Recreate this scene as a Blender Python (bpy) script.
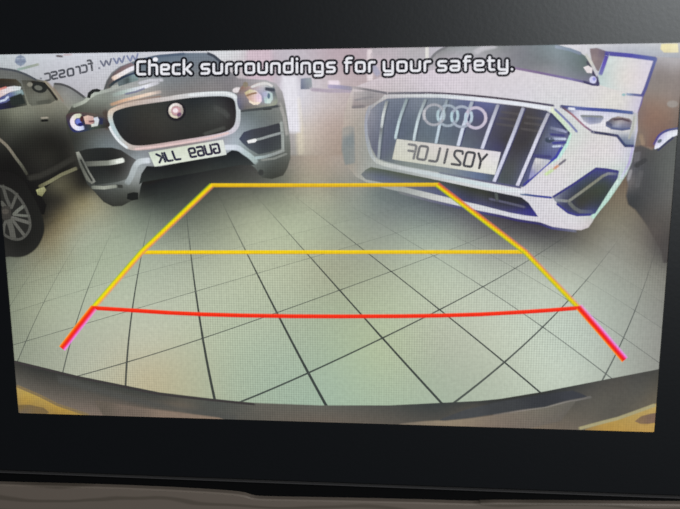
import bpy, math
import numpy as np
from mathutils import Vector, Euler
from mathutils.geometry import delaunay_2d_cdt

for o in list(bpy.data.objects):
    bpy.data.objects.remove(o)
scene = bpy.context.scene
COL = scene.collection

# ------------------------------------------------------------------ camera
F_PX = 600.0
CAM_LOC = Vector((0.01897, -0.17772, 0.02342))
CAM_ROT = Euler((1.42296, 0.00256, 0.07642), 'XYZ')
cam = bpy.data.cameras.new('camera')
cam.sensor_fit = 'HORIZONTAL'
cam.sensor_width = 36.0
cam.lens = 36.0 * F_PX / 680.0
cam.clip_start = 0.005
cam.clip_end = 50
cam.dof.use_dof = True              # the phone is focused a little behind the glass
cam.dof.focus_distance = 0.215
cam.dof.aperture_fstop = 20.0
cam_o = bpy.data.objects.new('camera', cam)
cam_o.location = CAM_LOC
cam_o.rotation_euler = CAM_ROT
COL.objects.link(cam_o)
scene.camera = cam_o

# ------------------------------------------------------------------ world, light, exposure
w = bpy.data.worlds.new('cabin_gloom')
w.use_nodes = True
w.node_tree.nodes['Background'].inputs[0].default_value = (0.80, 0.86, 1.0, 1)
w.node_tree.nodes['Background'].inputs[1].default_value = 0.035
scene.world = w


def area(name, loc, aim, size, power, color):
    l = bpy.data.lights.new(name, 'AREA')
    l.shape = 'RECTANGLE'
    l.size, l.size_y = size
    l.energy = power
    l.color = color
    o = bpy.data.objects.new(name, l)
    o.location = loc
    o.rotation_euler = (Vector(aim) - Vector(loc)).to_track_quat('-Z', 'Y').to_euler()
    COL.objects.link(o)


area('side_window_daylight', (0.62, -0.80, 0.42), (0.0, 0, 0.0), (0.45, 0.35), 10.0, (0.93, 0.98, 1.0))
scene.view_settings.view_transform = 'Standard'
scene.view_settings.look = 'None'
scene.view_settings.exposure = 0.0
scene.view_settings.gamma = 1.0
scene.view_settings.use_curve_mapping = False
try:
    scene.cycles.transparent_max_bounces = 48
except Exception:
    pass

# ------------------------------------------------------------------ helpers: photo pixel <-> display plane
SW, SH = 0.2, 0.11263                 # lit area of the display, metres (16:9)
CR = CAM_ROT.to_matrix()


def unproject(x, y, plane_y=0.0):
    d = CR @ Vector(((x - 340.0) / F_PX, (254.5 - y) / F_PX, -1.0))
    t = (plane_y - CAM_LOC.y) / d.y
    p = CAM_LOC + d * t
    return p


def project(p):
    q = CR.transposed() @ (Vector(p) - CAM_LOC)
    return (340.0 + F_PX * q.x / -q.z, 254.5 - F_PX * q.y / -q.z)


SCREEN = [project((sx * SW / 2, 0, sz * SH / 2)) for sx, sz in ((-1, 1), (1, 1), (1, -1), (-1, -1))]
DZ = 6e-6                             # thickness of one picture layer


def lin(c):
    c = np.clip(np.asarray(c, float) / 255.0, 0, 1)
    return np.where(c <= 0.04045, c / 12.92, ((c + 0.055) / 1.055) ** 2.4)


def nt(name):
    m = bpy.data.materials.new(name)
    m.use_nodes = True
    n = m.node_tree
    return m, n, n.nodes['Principled BSDF']


def picture_material():
    m, n, b = nt('lcd_picture')
    N, L = n.nodes, n.links
    at = N.new('ShaderNodeAttribute')
    at.attribute_name = 'Col'
    tc = N.new('ShaderNodeTexCoord')
    sp = N.new('ShaderNodeSeparateXYZ')
    L.new(tc.outputs['Object'], sp.inputs[0])

    def wave(sock, period, amp):
        a = N.new('ShaderNodeMath'); a.operation = 'MULTIPLY'
        a.inputs[1].default_value = 2 * math.pi / period
        L.new(sock, a.inputs[0])
        s = N.new('ShaderNodeMath'); s.operation = 'SINE'
        L.new(a.outputs[0], s.inputs[0])
        k = N.new('ShaderNodeMath'); k.operation = 'MULTIPLY'
        k.inputs[1].default_value = amp
        L.new(s.outputs[0], k.inputs[0])
        return k.outputs[0]
    wx = wave(sp.outputs[0], 0.00076, 0.11)
    wz = wave(sp.outputs[2], 0.00074, 0.085)
    add = N.new('ShaderNodeMath'); add.operation = 'ADD'
    L.new(wx, add.inputs[0]); L.new(wz, add.inputs[1])
    # the dot grid is patchy: strong in some areas of the panel, faint in others
    nz = N.new('ShaderNodeTexNoise')
    nz.inputs['Scale'].default_value = 28
    nz.inputs['Detail'].default_value = 1
    L.new(tc.outputs['Object'], nz.inputs['Vector'])
    mr = N.new('ShaderNodeMapRange')
    mr.inputs['From Min'].default_value = 0.38
    mr.inputs['From Max'].default_value = 0.62
    mr.inputs['To Min'].default_value = 0.2
    mr.inputs['To Max'].default_value = 1.0
    L.new(nz.outputs[0], mr.inputs['Value'])
    mul = N.new('ShaderNodeMath'); mul.operation = 'MULTIPLY'
    L.new(add.outputs[0], mul.inputs[0]); L.new(mr.outputs[0], mul.inputs[1])
    # camera-feed grain
    g = N.new('ShaderNodeTexNoise')
    g.inputs['Scale'].default_value = 900
    g.inputs['Detail'].default_value = 2
    L.new(tc.outputs['Object'], g.inputs['Vector'])
    gm = N.new('ShaderNodeMapRange')
    gm.inputs['To Min'].default_value = 0.86
    gm.inputs['To Max'].default_value = 1.14
    L.new(g.outputs[0], gm.inputs['Value'])
    tot = N.new('ShaderNodeMath'); tot.operation = 'ADD'
    L.new(mul.outputs[0], tot.inputs[0]); L.new(gm.outputs[0], tot.inputs[1])
    vm = N.new('ShaderNodeVectorMath'); vm.operation = 'SCALE'
    L.new(at.outputs['Color'], vm.inputs[0]); L.new(tot.outputs[0], vm.inputs['Scale'])
    b.inputs['Base Color'].default_value = (0.004, 0.004, 0.005, 1)
    b.inputs['Roughness'].default_value = 0.45
    b.inputs['Specular IOR Level'].default_value = 0.15
    L.new(vm.outputs[0], b.inputs['Emission Color'])
    b.inputs['Emission Strength'].default_value = 1.0
    L.new(at.outputs['Alpha'], b.inputs['Alpha'])
    return m


def plain(name, rgb, rough=0.5, metal=0.0, spec=0.5, grain=0.0, gscale=300):
    m, n, b = nt(name)
    b.inputs['Base Color'].default_value = (*lin(rgb), 1)
    b.inputs['Roughness'].default_value = rough
    b.inputs['Metallic'].default_value = metal
    b.inputs['Specular IOR Level'].default_value = spec
    if grain:
        tc = n.nodes.new('ShaderNodeTexCoord')
        z = n.nodes.new('ShaderNodeTexNoise')
        z.inputs['Scale'].default_value = gscale
        z.inputs['Detail'].default_value = 4
        n.links.new(tc.outputs['Object'], z.inputs['Vector'])
        bp = n.nodes.new('ShaderNodeBump')
        bp.inputs['Strength'].default_value = grain
        bp.inputs['Distance'].default_value = 0.0004
        n.links.new(z.outputs[0], bp.inputs['Height'])
        n.links.new(bp.outputs[0], b.inputs['Normal'])
    return m


PIC = picture_material()


def smooth_closed(pts, sub=4):
    p = np.asarray(pts, float)
    n = len(p)
    out = []
    for i in range(n):
        a, b, c, d = p[i - 1], p[i], p[(i + 1) % n], p[(i + 2) % n]
        for k in range(sub):
            t = k / sub
            out.append(.5 * (2 * b + (c - a) * t + (2 * a - 5 * b + 4 * c - d) * t * t + (3 * b - a - 3 * c + d) * t ** 3))
    return [tuple(q) for q in out]


def smooth_open(pts, sub=4):
    p = np.asarray(pts, float)
    if len(p) < 3:
        return [tuple(q) for q in p]
    p = np.vstack([2 * p[0] - p[1], p, 2 * p[-1] - p[-2]])
    out = []
    for i in range(1, len(p) - 2):
        a, b, c, d = p[i - 1:i + 3]
        for k in range(sub):
            t = k / sub
            out.append(.5 * (2 * b + (c - a) * t + (2 * a - 5 * b + 4 * c - d) * t * t + (3 * b - a - 3 * c + d) * t ** 3))
    out.append(p[-2])
    return [tuple(q) for q in out]


def sarea(p):
    return .5 * sum(p[i - 1][0] * p[i][1] - p[i][0] * p[i - 1][1] for i in range(len(p)))


def clip_to(poly, clip):
    s = 1 if sarea(clip) > 0 else -1
    out = list(poly)
    for i in range(len(clip)):
        a, b = clip[i - 1], clip[i]
        inp, out = out, []

        def side(q):
            return s * ((b[0] - a[0]) * (q[1] - a[1]) - (b[1] - a[1]) * (q[0] - a[0]))
        for k in range(len(inp)):
            p, q = inp[k - 1], inp[k]
            sp, sq = side(p), side(q)
            if (sp < 0) != (sq < 0):
                t = sp / (sp - sq)
                out.append((p[0] + t * (q[0] - p[0]), p[1] + t * (q[1] - p[1])))
            if sq >= 0:
                out.append(q)
        if not out:
            return []
    return out


def densify(poly, step):
    out = []
    for i in range(len(poly)):
        a, b = poly[i - 1], poly[i]
        L = math.hypot(b[0] - a[0], b[1] - a[1])
        if L < 1e-6:
            continue
        n = max(1, int(L / step))
        for k in range(n):
            t = k / n
            out.append((a[0] + t * (b[0] - a[0]), a[1] + t * (b[1] - a[1])))
    return out


def inside_mask(P, poly):
    x, y = P[:, 0], P[:, 1]
    ins = np.zeros(len(P), bool)
    q = np.asarray(poly)
    j = len(q) - 1
    for i in range(len(q)):
        xi, yi, xj, yj = q[i, 0], q[i, 1], q[j, 0], q[j, 1]
        if yi != yj:
            c = ((yi > y) != (yj > y)) & (x < (xj - xi) * (y - yi) / (yj - yi) + xi)
            ins ^= c
        j = i
    return ins


class Field:
    """Smooth colour field through control points (x, y, (r, g, b))."""

    def __init__(self, ctrl, lam=2.0):
        self.one = None
        if len(ctrl) == 3 and not hasattr(ctrl[0], '__len__'):
            self.one = np.asarray(ctrl, float)
            return
        self.p = np.array([c[:2] for c in ctrl], float) / 100
        self.c = np.array([c[2] for c in ctrl], float)
        n = len(self.p)
        self.tps = n >= 5
        if self.tps:
            K = self.phi(self.p)
            P = np.c_[np.ones(n), self.p]
            A = np.block([[K + np.eye(n) * lam * 1e-3, P], [P.T, np.zeros((3, 3)) + 1e-9]])
            self.w = np.linalg.solve(A, np.vstack([self.c, np.zeros((3, 3))]))
            self.lo, self.hi = self.c.min(0) - 4, self.c.max(0) + 4

    def phi(self, q):
        r2 = ((q[:, None] - self.p[None]) ** 2).sum(2) + 1e-12
        return .5 * r2 * np.log(r2)

    def __call__(self, xy):
        xy = np.asarray(xy, float)
        if self.one is not None:
            return np.tile(self.one, (len(xy), 1))
        q = xy / 100
        if self.tps:
            v = np.c_[self.phi(q), np.ones(len(q)), q] @ self.w
            return np.clip(v, self.lo, self.hi)
        d = ((q[:, None] - self.p[None]) ** 2).sum(2) + 1e-5
        k = d ** -1.3
        return (k @ self.c) / k.sum(1, keepdims=True)


def adj(ctrl, ratio):
    """colour-correct control points: ratio is a number, an rgb triple or control points of (percent) triples"""
    if isinstance(ratio, (int, float)):
        return [(x, y, tuple(np.array(c) * ratio)) for x, y, c in ctrl]
    if not hasattr(ratio[0], '__len__'):
        return [(x, y, tuple(np.array(c) * np.array(ratio))) for x, y, c in ctrl]
    f = Field([(x, y, tuple(100 * v for v in (r if hasattr(r, '__len__') else (r, r, r)))) for x, y, r in ratio], lam=8.0)
    r = f([(x, y) for x, y, c in ctrl]) / 100
    return [(x, y, tuple(np.array(c) * k)) for (x, y, c), k in zip(ctrl, r)]


class Art:
    """Collects flat pieces of the displayed picture, in photo pixels, and builds them as one mesh lying in the display plane."""

    def __init__(self, layer):
        self.layer = layer
        self.v, self.c, self.f = [], [], []

    def _add(self, pts, cols, alphas, faces, z):
        n = len(self.v)
        for p, c, a in zip(pts, cols, alphas):
            self.v.append((p[0], p[1], z))
            self.c.append((*c, a))
        self.f += [tuple(i + n for i in f) for f in faces]

    def fill(self, outline, ctrl, smooth=False, feather=0.7, step=4, z=0.0, alpha=1.0, clip=True):
        pts = smooth_closed(outline) if smooth else list(outline)
        if clip:
            pts = clip_to(pts, SCREEN)
        if len(pts) < 3:
            return self
        pts = densify(pts, max(step, 1.5))
        if sarea(pts) < 0:
            pts = pts[::-1]
        field = ctrl if isinstance(ctrl, Field) else Field(ctrl)
        P = np.array(pts)
        g = []
        if field.one is None:
            x0, y0 = P.min(0); x1, y1 = P.max(0)
            xs, ys = np.meshgrid(np.arange(x0 + step * .5, x1, step), np.arange(y0 + step * .5, y1, step))
            G = np.c_[xs.ravel(), ys.ravel()]
            if len(G):
                G = G[inside_mask(G, P)]
                if len(G):
                    d = ((G[:, None] - P[None]) ** 2).sum(2).min(1)
                    g = [tuple(q) for q in G[d > (step * .45) ** 2]]
        vin = [Vector(p) for p in pts] + [Vector(p) for p in g]
        n = len(pts)
        vo, eo, fo, *_ = delaunay_2d_cdt(vin, [], [list(range(n))], 1, 1e-5)
        xy = [(q.x, q.y) for q in vo]
        self._add(xy, field(xy), [alpha] * len(xy), [tuple(f) for f in fo], z)
        if feather:
            # soft rim, as the low-resolution feed has no hard edges
            nx = []
            for i in range(n):
                a, b, c = P[i - 1], P[i], P[(i + 1) % n]
                t1 = b - a; t2 = c - b
                t1 = t1 / (np.hypot(*t1) + 1e-9); t2 = t2 / (np.hypot(*t2) + 1e-9)
                m = np.array([t1[1] + t2[1], -(t1[0] + t2[0])])
                m = m / (np.hypot(*m) + 1e-9)
                nx.append(b + m * feather)
            ring = [tuple(p) for p in P] + [tuple(p) for p in nx]
            cc = field(P)
            self._add(ring, np.vstack([cc, cc]), [alpha] * n + [0.0] * n,
                      [(i, n + i, n + (i + 1) % n, (i + 1) % n) for i in range(n)], z)
        return self

    def ribbon(self, pts, profile, closed=False, smooth=False, z=0.2, scale=1.0):
        """profile: [(offset, colour or field, alpha), ...] across the line."""
        if smooth:
            pts = smooth_closed(pts) if closed else smooth_open(pts)
        P = np.array(pts, float)
        n = len(P)
        profile = [(o * scale, c, al_) for o, c, al_ in profile]
        off = []
        for i in range(n):
            a = P[i - 1] if (i or closed) else P[i]
            c = P[(i + 1) % n] if (i < n - 1 or closed) else P[i]
            t1 = P[i] - a; t2 = c - P[i]
            l1, l2 = np.hypot(*t1), np.hypot(*t2)
            t1 = t1 / l1 if l1 > 1e-9 else t2 / (l2 + 1e-9)
            t2 = t2 / l2 if l2 > 1e-9 else t1
            m = np.array([-(t1[1] + t2[1]), t1[0] + t2[0]])
            L = np.hypot(*m)
            m = m / (L + 1e-9)
            off.append(m / max(.6, L / 2))
        off = np.array(off)
        k = len(profile)
        vs, cs, al = [], [], []
        for i in range(n):
            for o, c, a in profile:
                q = P[i] + off[i] * o
                vs.append(tuple(q)); al.append(a)
                if callable(c):
                    cs.append(c(np.array([q]))[0])
                elif hasattr(c[0], '__len__'):
                    t = i / max(1, n - 1) * (len(c) - 1)
                    j = min(int(t), len(c) - 2)
                    cs.append(np.array(c[j], float) * (1 - t + j) + np.array(c[j + 1], float) * (t - j))
                else:
                    cs.append(c)
        fs = []
        for i in range(n if closed else n - 1):
            j = (i + 1) % n
            for s in range(k - 1):
                fs.append((i * k + s, i * k + s + 1, j * k + s + 1, j * k + s))
        self._add(vs, cs, al, fs, z)
        return self

    def line(self, pts, width, col, feather=0.6, closed=False, smooth=False, z=0.2, alpha=1.0):
        h = width / 2
        if smooth:
            pts = smooth_closed(pts) if closed else smooth_open(pts)
        if not closed and feather > 0:
            p = np.array(pts, float)
            e = min(1.2 + feather, 4.0)
            for end, (q, r) in ((0, (p[0], p[1])), (1, (p[-1], p[-2]))):
                d = (q - r) / (np.hypot(*(q - r)) + 1e-9)
                c = col if not hasattr(col[0], '__len__') else col[0 if end == 0 else -1]
                n_ = np.array([-d[1], d[0]])
                tip = q + d * e
                vs = [q - n_ * (h + feather), q - n_ * h, q + n_ * h, q + n_ * (h + feather),
                      tip - n_ * (h + feather) * .7, tip - n_ * h * .6, tip + n_ * h * .6, tip + n_ * (h + feather) * .7]
                self._add([tuple(v) for v in vs], [c] * 8, [0, alpha, alpha, 0, 0, 0, 0, 0],
                          [(0, 1, 5, 4), (1, 2, 6, 5), (2, 3, 7, 6)], z)
        smooth = False
        return self.ribbon(pts, [(-h - feather, col, 0), (-h, col, alpha), (h, col, alpha), (h + feather, col, 0)], closed, smooth, z)

    def dot(self, x, y, rx, ry, col, ang=0.0, feather=0.8, z=0.2, alpha=1.0, n=18):
        ca, sa = math.cos(math.radians(ang)), math.sin(math.radians(ang))
        o = []
        for i in range(n):
            t = 2 * math.pi * i / n
            a, b = rx * math.cos(t), ry * math.sin(t)
            o.append((x + a * ca - b * sa, y + a * sa + b * ca))
        return self.fill(o, col, feather=feather, z=z, alpha=alpha, step=3)

    def stroke(self, pts, width, col, z=0.3, feather=0.35):
        """a pen stroke with round ends"""
        h = (width - feather) / 2
        self.ribbon(pts, [(-h - feather, col, 0), (-h, col, 1), (h, col, 1), (h + feather, col, 0)], z=z)
        for p in (pts[0], pts[-1]):
            self.dot(p[0], p[1], width / 2 - feather / 2, width / 2 - feather / 2, col, feather=feather, z=z, n=10)
        return self

    def build(self, name, parent, label=None):
        me = bpy.data.meshes.new(name)
        co = []
        for x, y, z in self.v:
            p = unproject(x, y)
            co.append((p.x, -(self.layer + z) * DZ, p.z))
        me.from_pydata(co, [], self.f)
        a = me.color_attributes.new('Col', 'FLOAT_COLOR', 'POINT')
        c = np.array(self.c, float)
        buf = np.c_[lin(c[:, :3]), c[:, 3]].astype(np.float32)
        a.data.foreach_set('color', buf.ravel())
        me.materials.append(PIC)
        o = bpy.data.objects.new(name, me)
        COL.objects.link(o)
        o.parent = parent
        if label:
            o['label'] = label
        return o


def mesh_obj(name, verts, faces, mat, parent=None, smooth=False, bevel=0):
    me = bpy.data.meshes.new(name)
    me.from_pydata([tuple(v) for v in verts], [], faces)
    me.materials.append(mat)
    if smooth:
        for p in me.polygons:
            p.use_smooth = True
    o = bpy.data.objects.new(name, me)
    COL.objects.link(o)
    o.parent = parent
    if bevel:
        b = o.modifiers.new('bevel', 'BEVEL')
        b.width = bevel
        b.segments = 3
        b.limit_method = 'ANGLE'
    return o


def tag(o, label, cat, kind=None, group=None):
    o['label'] = label
    if cat:
        o['category'] = cat
    if kind:
        o['kind'] = kind
    if group:
        o['group'] = group


def prism(name, outline, y0, y1, mat, parent=None, bevel=0):
    n = len(outline)
    v = [(x, y0, z) for x, z in outline] + [(x, y1, z) for x, z in outline]
    if sum(outline[i - 1][0] * outline[i][1] - outline[i][0] * outline[i - 1][1] for i in range(n)) < 0:
        order = list(range(n))[::-1]
    else:
        order = list(range(n))
    f = [tuple(order), tuple(n + i for i in order[::-1])]
    for k in range(n):
        i, j = order[k], order[(k + 1) % n]
        f.append((j, i, n + i, n + j))
    return mesh_obj(name, v, f, mat, parent, bevel=bevel)


def rounded_rect(x0, x1, z0, z1, r, seg=8):
    o = []
    for cx, cz, a0 in ((x1 - r, z1 - r, 0), (x0 + r, z1 - r, 90), (x0 + r, z0 + r, 180), (x1 - r, z0 + r, 270)):
        for k in range(seg + 1):
            a = math.radians(a0 + 90 * k / seg)
            o.append((cx + r * math.cos(a), cz + r * math.sin(a)))
    return o


# ------------------------------------------------------------------ the dashboard around the display
BLACK = plain('satin_black_plastic', (15, 17, 20), rough=0.42, spec=0.5, grain=0.05, gscale=900)
DASH = plain('soft_dash_plastic', (24, 24, 26), rough=0.7, spec=0.3, grain=0.3, gscale=500)
GAP = plain('gap_black', (8, 8, 9), rough=0.8, spec=0.1)


def trim_material():
    m, n, b = nt('brown_trim_reflections')
    N, L = n.nodes, n.links
    tc = N.new('ShaderNodeTexCoord')
    mp = N.new('ShaderNodeMapping')
    mp.inputs['Scale'].default_value = (1, 1, 3.2)
    L.new(tc.outputs['Object'], mp.inputs[0])
    wv = N.new('ShaderNodeTexWave')  # colour rings paint the swirling reflections on the trim
    wv.wave_type = 'RINGS'
    wv.inputs['Scale'].default_value = 22
    wv.inputs['Distortion'].default_value = 5
    wv.inputs['Detail'].default_value = 1.5
    wv.inputs['Detail Scale'].default_value = 1.2
    L.new(mp.outputs[0], wv.inputs['Vector'])
    cr = N.new('ShaderNodeValToRGB')
    cr.color_ramp.elements[0].color = (*lin((97, 87, 77)), 1)
    cr.color_ramp.elements[1].color = (*lin((116, 104, 94)), 1)
    cr.color_ramp.elements[0].position = 0.02
    cr.color_ramp.elements[1].position = 0.25
    L.new(wv.outputs[0], cr.inputs[0])
    L.new(cr.outputs[0], b.inputs['Base Color'])
    b.inputs['Roughness'].default_value = 0.5
    b.inputs['Metallic'].default_value = 0.0
    return m


TRIM = trim_material()
bz = unproject(340, 485.0).z           # lower edge of the bezel
BX0, BX1, BZ1 = -0.128, 0.128, 0.084

# dashboard carcass behind everything
prof = [(-0.34, 0.00), (-0.20, 0.004), (-0.10, 0.006), (0.06, 0.006), (0.094, 0.010), (0.108, 0.030), (0.116, 0.070), (0.118, 0.30), (-0.34, 0.30)]
vs, fs = [], []
nx = 24
for i in range(nx + 1):
    x = -0.6 + 1.2 * i / nx
    for z, y in prof:
        vs.append((x, y + 0.004 + 0.12 * (x / 0.6) ** 4 * (1 if y < .2 else 0), z))
m = len(prof)
for i in range(nx):
    for k in range(m):
        fs.append((i * m + k, i * m + (k + 1) % m, (i + 1) * m + (k + 1) % m, (i + 1) * m + k))
fs += [tuple(range(m))[::-1], tuple(nx * m + k for k in range(m))]
dash = mesh_obj('dashboard', vs, fs, DASH)
tag(dash, 'dark grey moulded dashboard panel behind the display', None, 'structure')

# ------------------------------------------------------------------ the display
screen = bpy.data.objects.new('reversing_display', None)
COL.objects.link(screen)
screen.location = (0, 0, 0)
tag(screen, 'in-car screen with a wide black bezel, lit with a reversing camera view of parked cars', 'screen')
# bezel: a frame with a chamfered opening around the lit area and rounded outer corners
outer = rounded_rect(BX0, BX1, bz, BZ1, 0.008)
inner = rounded_rect(-SW / 2, SW / 2, -SH / 2, SH / 2, 0.0004)
outer2 = rounded_rect(BX0 + .0012, BX1 - .0012, bz + .0012, BZ1 - .0012, 0.007)
rings = [(inner, 0.0012), (inner, -0.00036), (outer2, -0.00036), (outer, 0.0008), (outer, 0.0078)]
vs, fs = [], []
n = len(outer)
for pts, y in rings:
    vs += [(x, y, z) for x, z in pts]
for r in range(len(rings) - 1):
    for i in range(n):
        j = (i + 1) % n
        fs.append((r * n + i, r * n + j, (r + 1) * n + j, (r + 1) * n + i))
bez = mesh_obj('bezel', vs, fs, BLACK, screen)
bez['label'] = 'wide satin black plastic bezel framing the lit picture'

# added grey strip standing in for light caught by the bezel's lower chamfer
prism('edge_highlight', [(BX0 + .009, bz + .0001), (BX1 - .009, bz + .0001), (BX1 - .009, bz + .00042), (BX0 + .009, bz + .00042)], -0.0006, 0.0008,
      plain('edge_highlight_grey', (62, 60, 60), rough=0.5), screen)

# shadowed ledge below the bezel and the brown trim strip
zl = unproject(340, 488).z
prism('lower_ledge', [(-0.16, bz - .0004), (0.16, bz - .0004), (0.16, -0.105), (-0.16, -0.105)], 0.0015, 0.0092, GAP)
tag(bpy.data.objects['lower_ledge'], 'black recessed ledge between the bezel and the brown trim', 'ledge')
TY = -0.001
top = [(-160, 478), (-40, 481.5), (0, 483), (60, 484.5), (120, 486.3), (180, 489), (225, 491.8), (243, 494), (254, 497), (275, 498), (345, 499.3),
       (420, 501), (474, 502.5), (500, 501.5), (680, 503), (860, 505)]
tp = [unproject(x, y + 1.6, TY) for x, y in smooth_open(top, 3)]
pts = [(p.x, p.z) for p in tp] + [(tp[-1].x, -0.112), (tp[0].x, -0.112)]
trim = prism('dashboard_trim', pts, TY, 0.0014, TRIM, bevel=0.0005)
tag(trim, 'brown-grey trim strip with swirling reflections painted into its colour below the black bezel', 'trim')

prism('screen_panel', [(-SW / 2 + .0002, -SH / 2 + .0002), (SW / 2 - .0002, -SH / 2 + .0002), (SW / 2 - .0002, SH / 2 - .0002), (-SW / 2 + .0002, SH / 2 - .0002)],
      0.00004, 0.0072, plain('dark_panel', (12, 12, 14), rough=0.4, spec=0.2), screen)

# ---- pictured wall of the showroom
a = Art(1)
a.fill([(-15, 40), (690, 38), (690, 240), (-15, 240)], adj([
    (-5, 60, (186, 192, 196)), (10, 62, (192, 198, 202)), (60, 62, (198, 200, 208)), (130, 58, (205, 208, 216)), (110, 85, (206, 206, 212)), (60, 82, (196, 196, 204)),
    (185, 50, (228, 228, 236)), (235, 52, (226, 226, 230)), (262, 60, (205, 188, 198)), (282, 55, (206, 198, 208)), (330, 58, (206, 188, 196)),
    (365, 70, (204, 186, 192)), (298, 88, (226, 224, 234)), (292, 108, (222, 220, 228)), (312, 108, (222, 214, 216)), (330, 122, (206, 188, 180)),
    (318, 150, (190, 176, 164)), (296, 140, (208, 200, 186)), (338, 108, (214, 200, 196)), (345, 140, (186, 168, 156)), (294, 165, (166, 162, 148)),
    (330, 172, (168, 154, 138)), (262, 75, (196, 180, 188)), (283, 130, (190, 190, 186)), (400, 56, (190, 182, 190)), (560, 46, (226, 224, 230)), (640, 48, (182, 182, 188)),
    (500, 120, (200, 195, 195)), (660, 160, (120, 115, 110)), (60, 180, (90, 88, 80)), (200, 150, (140, 140, 138))], [(65, 64, 1.0), (15, 60, .99), (84, 83, .89), (130, 60, .96), (112, 84, .94), (200, 52, .94), (304, 103, .935), (334, 123, .89), (330, 60, .90), (400, 60, .93), (640, 48, .98), (300, 160, .95), (60, 180, .9)]), step=6, feather=0)
wall = a
# bits of the far room
a.fill([(301, 79), (311, 78), (312, 88.5), (301, 89)], [(302, 80, (130, 136, 156)), (310, 80, (150, 160, 165)), (302, 88, (112, 118, 138)), (311, 88, (150, 152, 158))], z=.2, feather=1)
a.line([(312, 89.5), (330, 91), (352, 91)], 2.0, (176, 164, 178), z=.2, feather=1.5)
a.line([(329, 86.5), (340, 87), (352, 88.5)], 3.0, [(178, 168, 196), (158, 152, 178), (150, 146, 158)], z=.25, feather=1)
a.line([(330, 83), (338, 83)], 3, (236, 222, 232), z=.2, feather=2)
a.fill([(368, 50), (372, 50), (372, 80), (368, 80)], (222, 210, 214), z=.15, feather=2)
a.fill([(372, 46), (426, 46), (426, 66), (372, 72)], [(375, 48, (178, 170, 176)), (420, 48, (176, 172, 176)), (376, 66, (196, 182, 190)), (424, 64, (182, 178, 184))], z=.15, feather=1.5)
a.line([(373, 66), (378, 74)], 4, (168, 166, 186), z=.2, feather=2)
a.line([(427, 45), (427, 62)], 2.4, (222, 220, 216), z=.2, feather=1)
a.fill([(250, 45), (268, 45), (270, 80), (250, 80)], (206, 186, 197), z=.1, feather=6)
a.fill([(284, 78), (294, 78), (298, 130), (288, 130)], (226, 224, 232), z=.12, feather=5)
a.line([(297, 100), (300, 128), (301, 152)], 3, [(226, 220, 214), (216, 206, 190), (196, 188, 170)], z=.1, feather=3)
a.line([(284, 100), (291, 130), (293, 158)], 4, [(206, 196, 200), (178, 172, 172), (150, 148, 142)], z=.1, feather=4)
WALL = wall.build('pictured_wall', screen, 'pale lilac showroom wall in the camera picture')

# ---- pictured floor: grout base and one mesh for each tile
FP = [5.883402, 9.861329, 7.379311, 3.075302, 14.473999, 2.042829, 0.045912, 2.116122, 0.076092, 0.500537, 330.158924, 253.569901]
HM = np.array([[FP[0], FP[1], FP[2]], [FP[3], FP[4], FP[5]], [FP[6], FP[7], 1.0]])
HI = np.linalg.inv(HM)


def tile_px(u, v):
    """grid coordinates of the showroom floor -> picture position through the wide-angle reversing lens"""
    q = HI @ np.array([u, v, 1.0])
    if q[2] <= 0.0:
        return None
    q = q[:2] / q[2]
    R = math.hypot(*q)
    lo, hi = 0.0, 3.0
    for _ in range(50):
        r = (lo + hi) / 2
        if r * (1 + FP[8] * r * r + FP[9] * r ** 4) < R:
            lo = r
        else:
            hi = r
    s = lo / R if R > 1e-9 else 1
    return (FP[10] + 340 * q[0] * s, FP[11] + 340 * q[1] * s)


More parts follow.
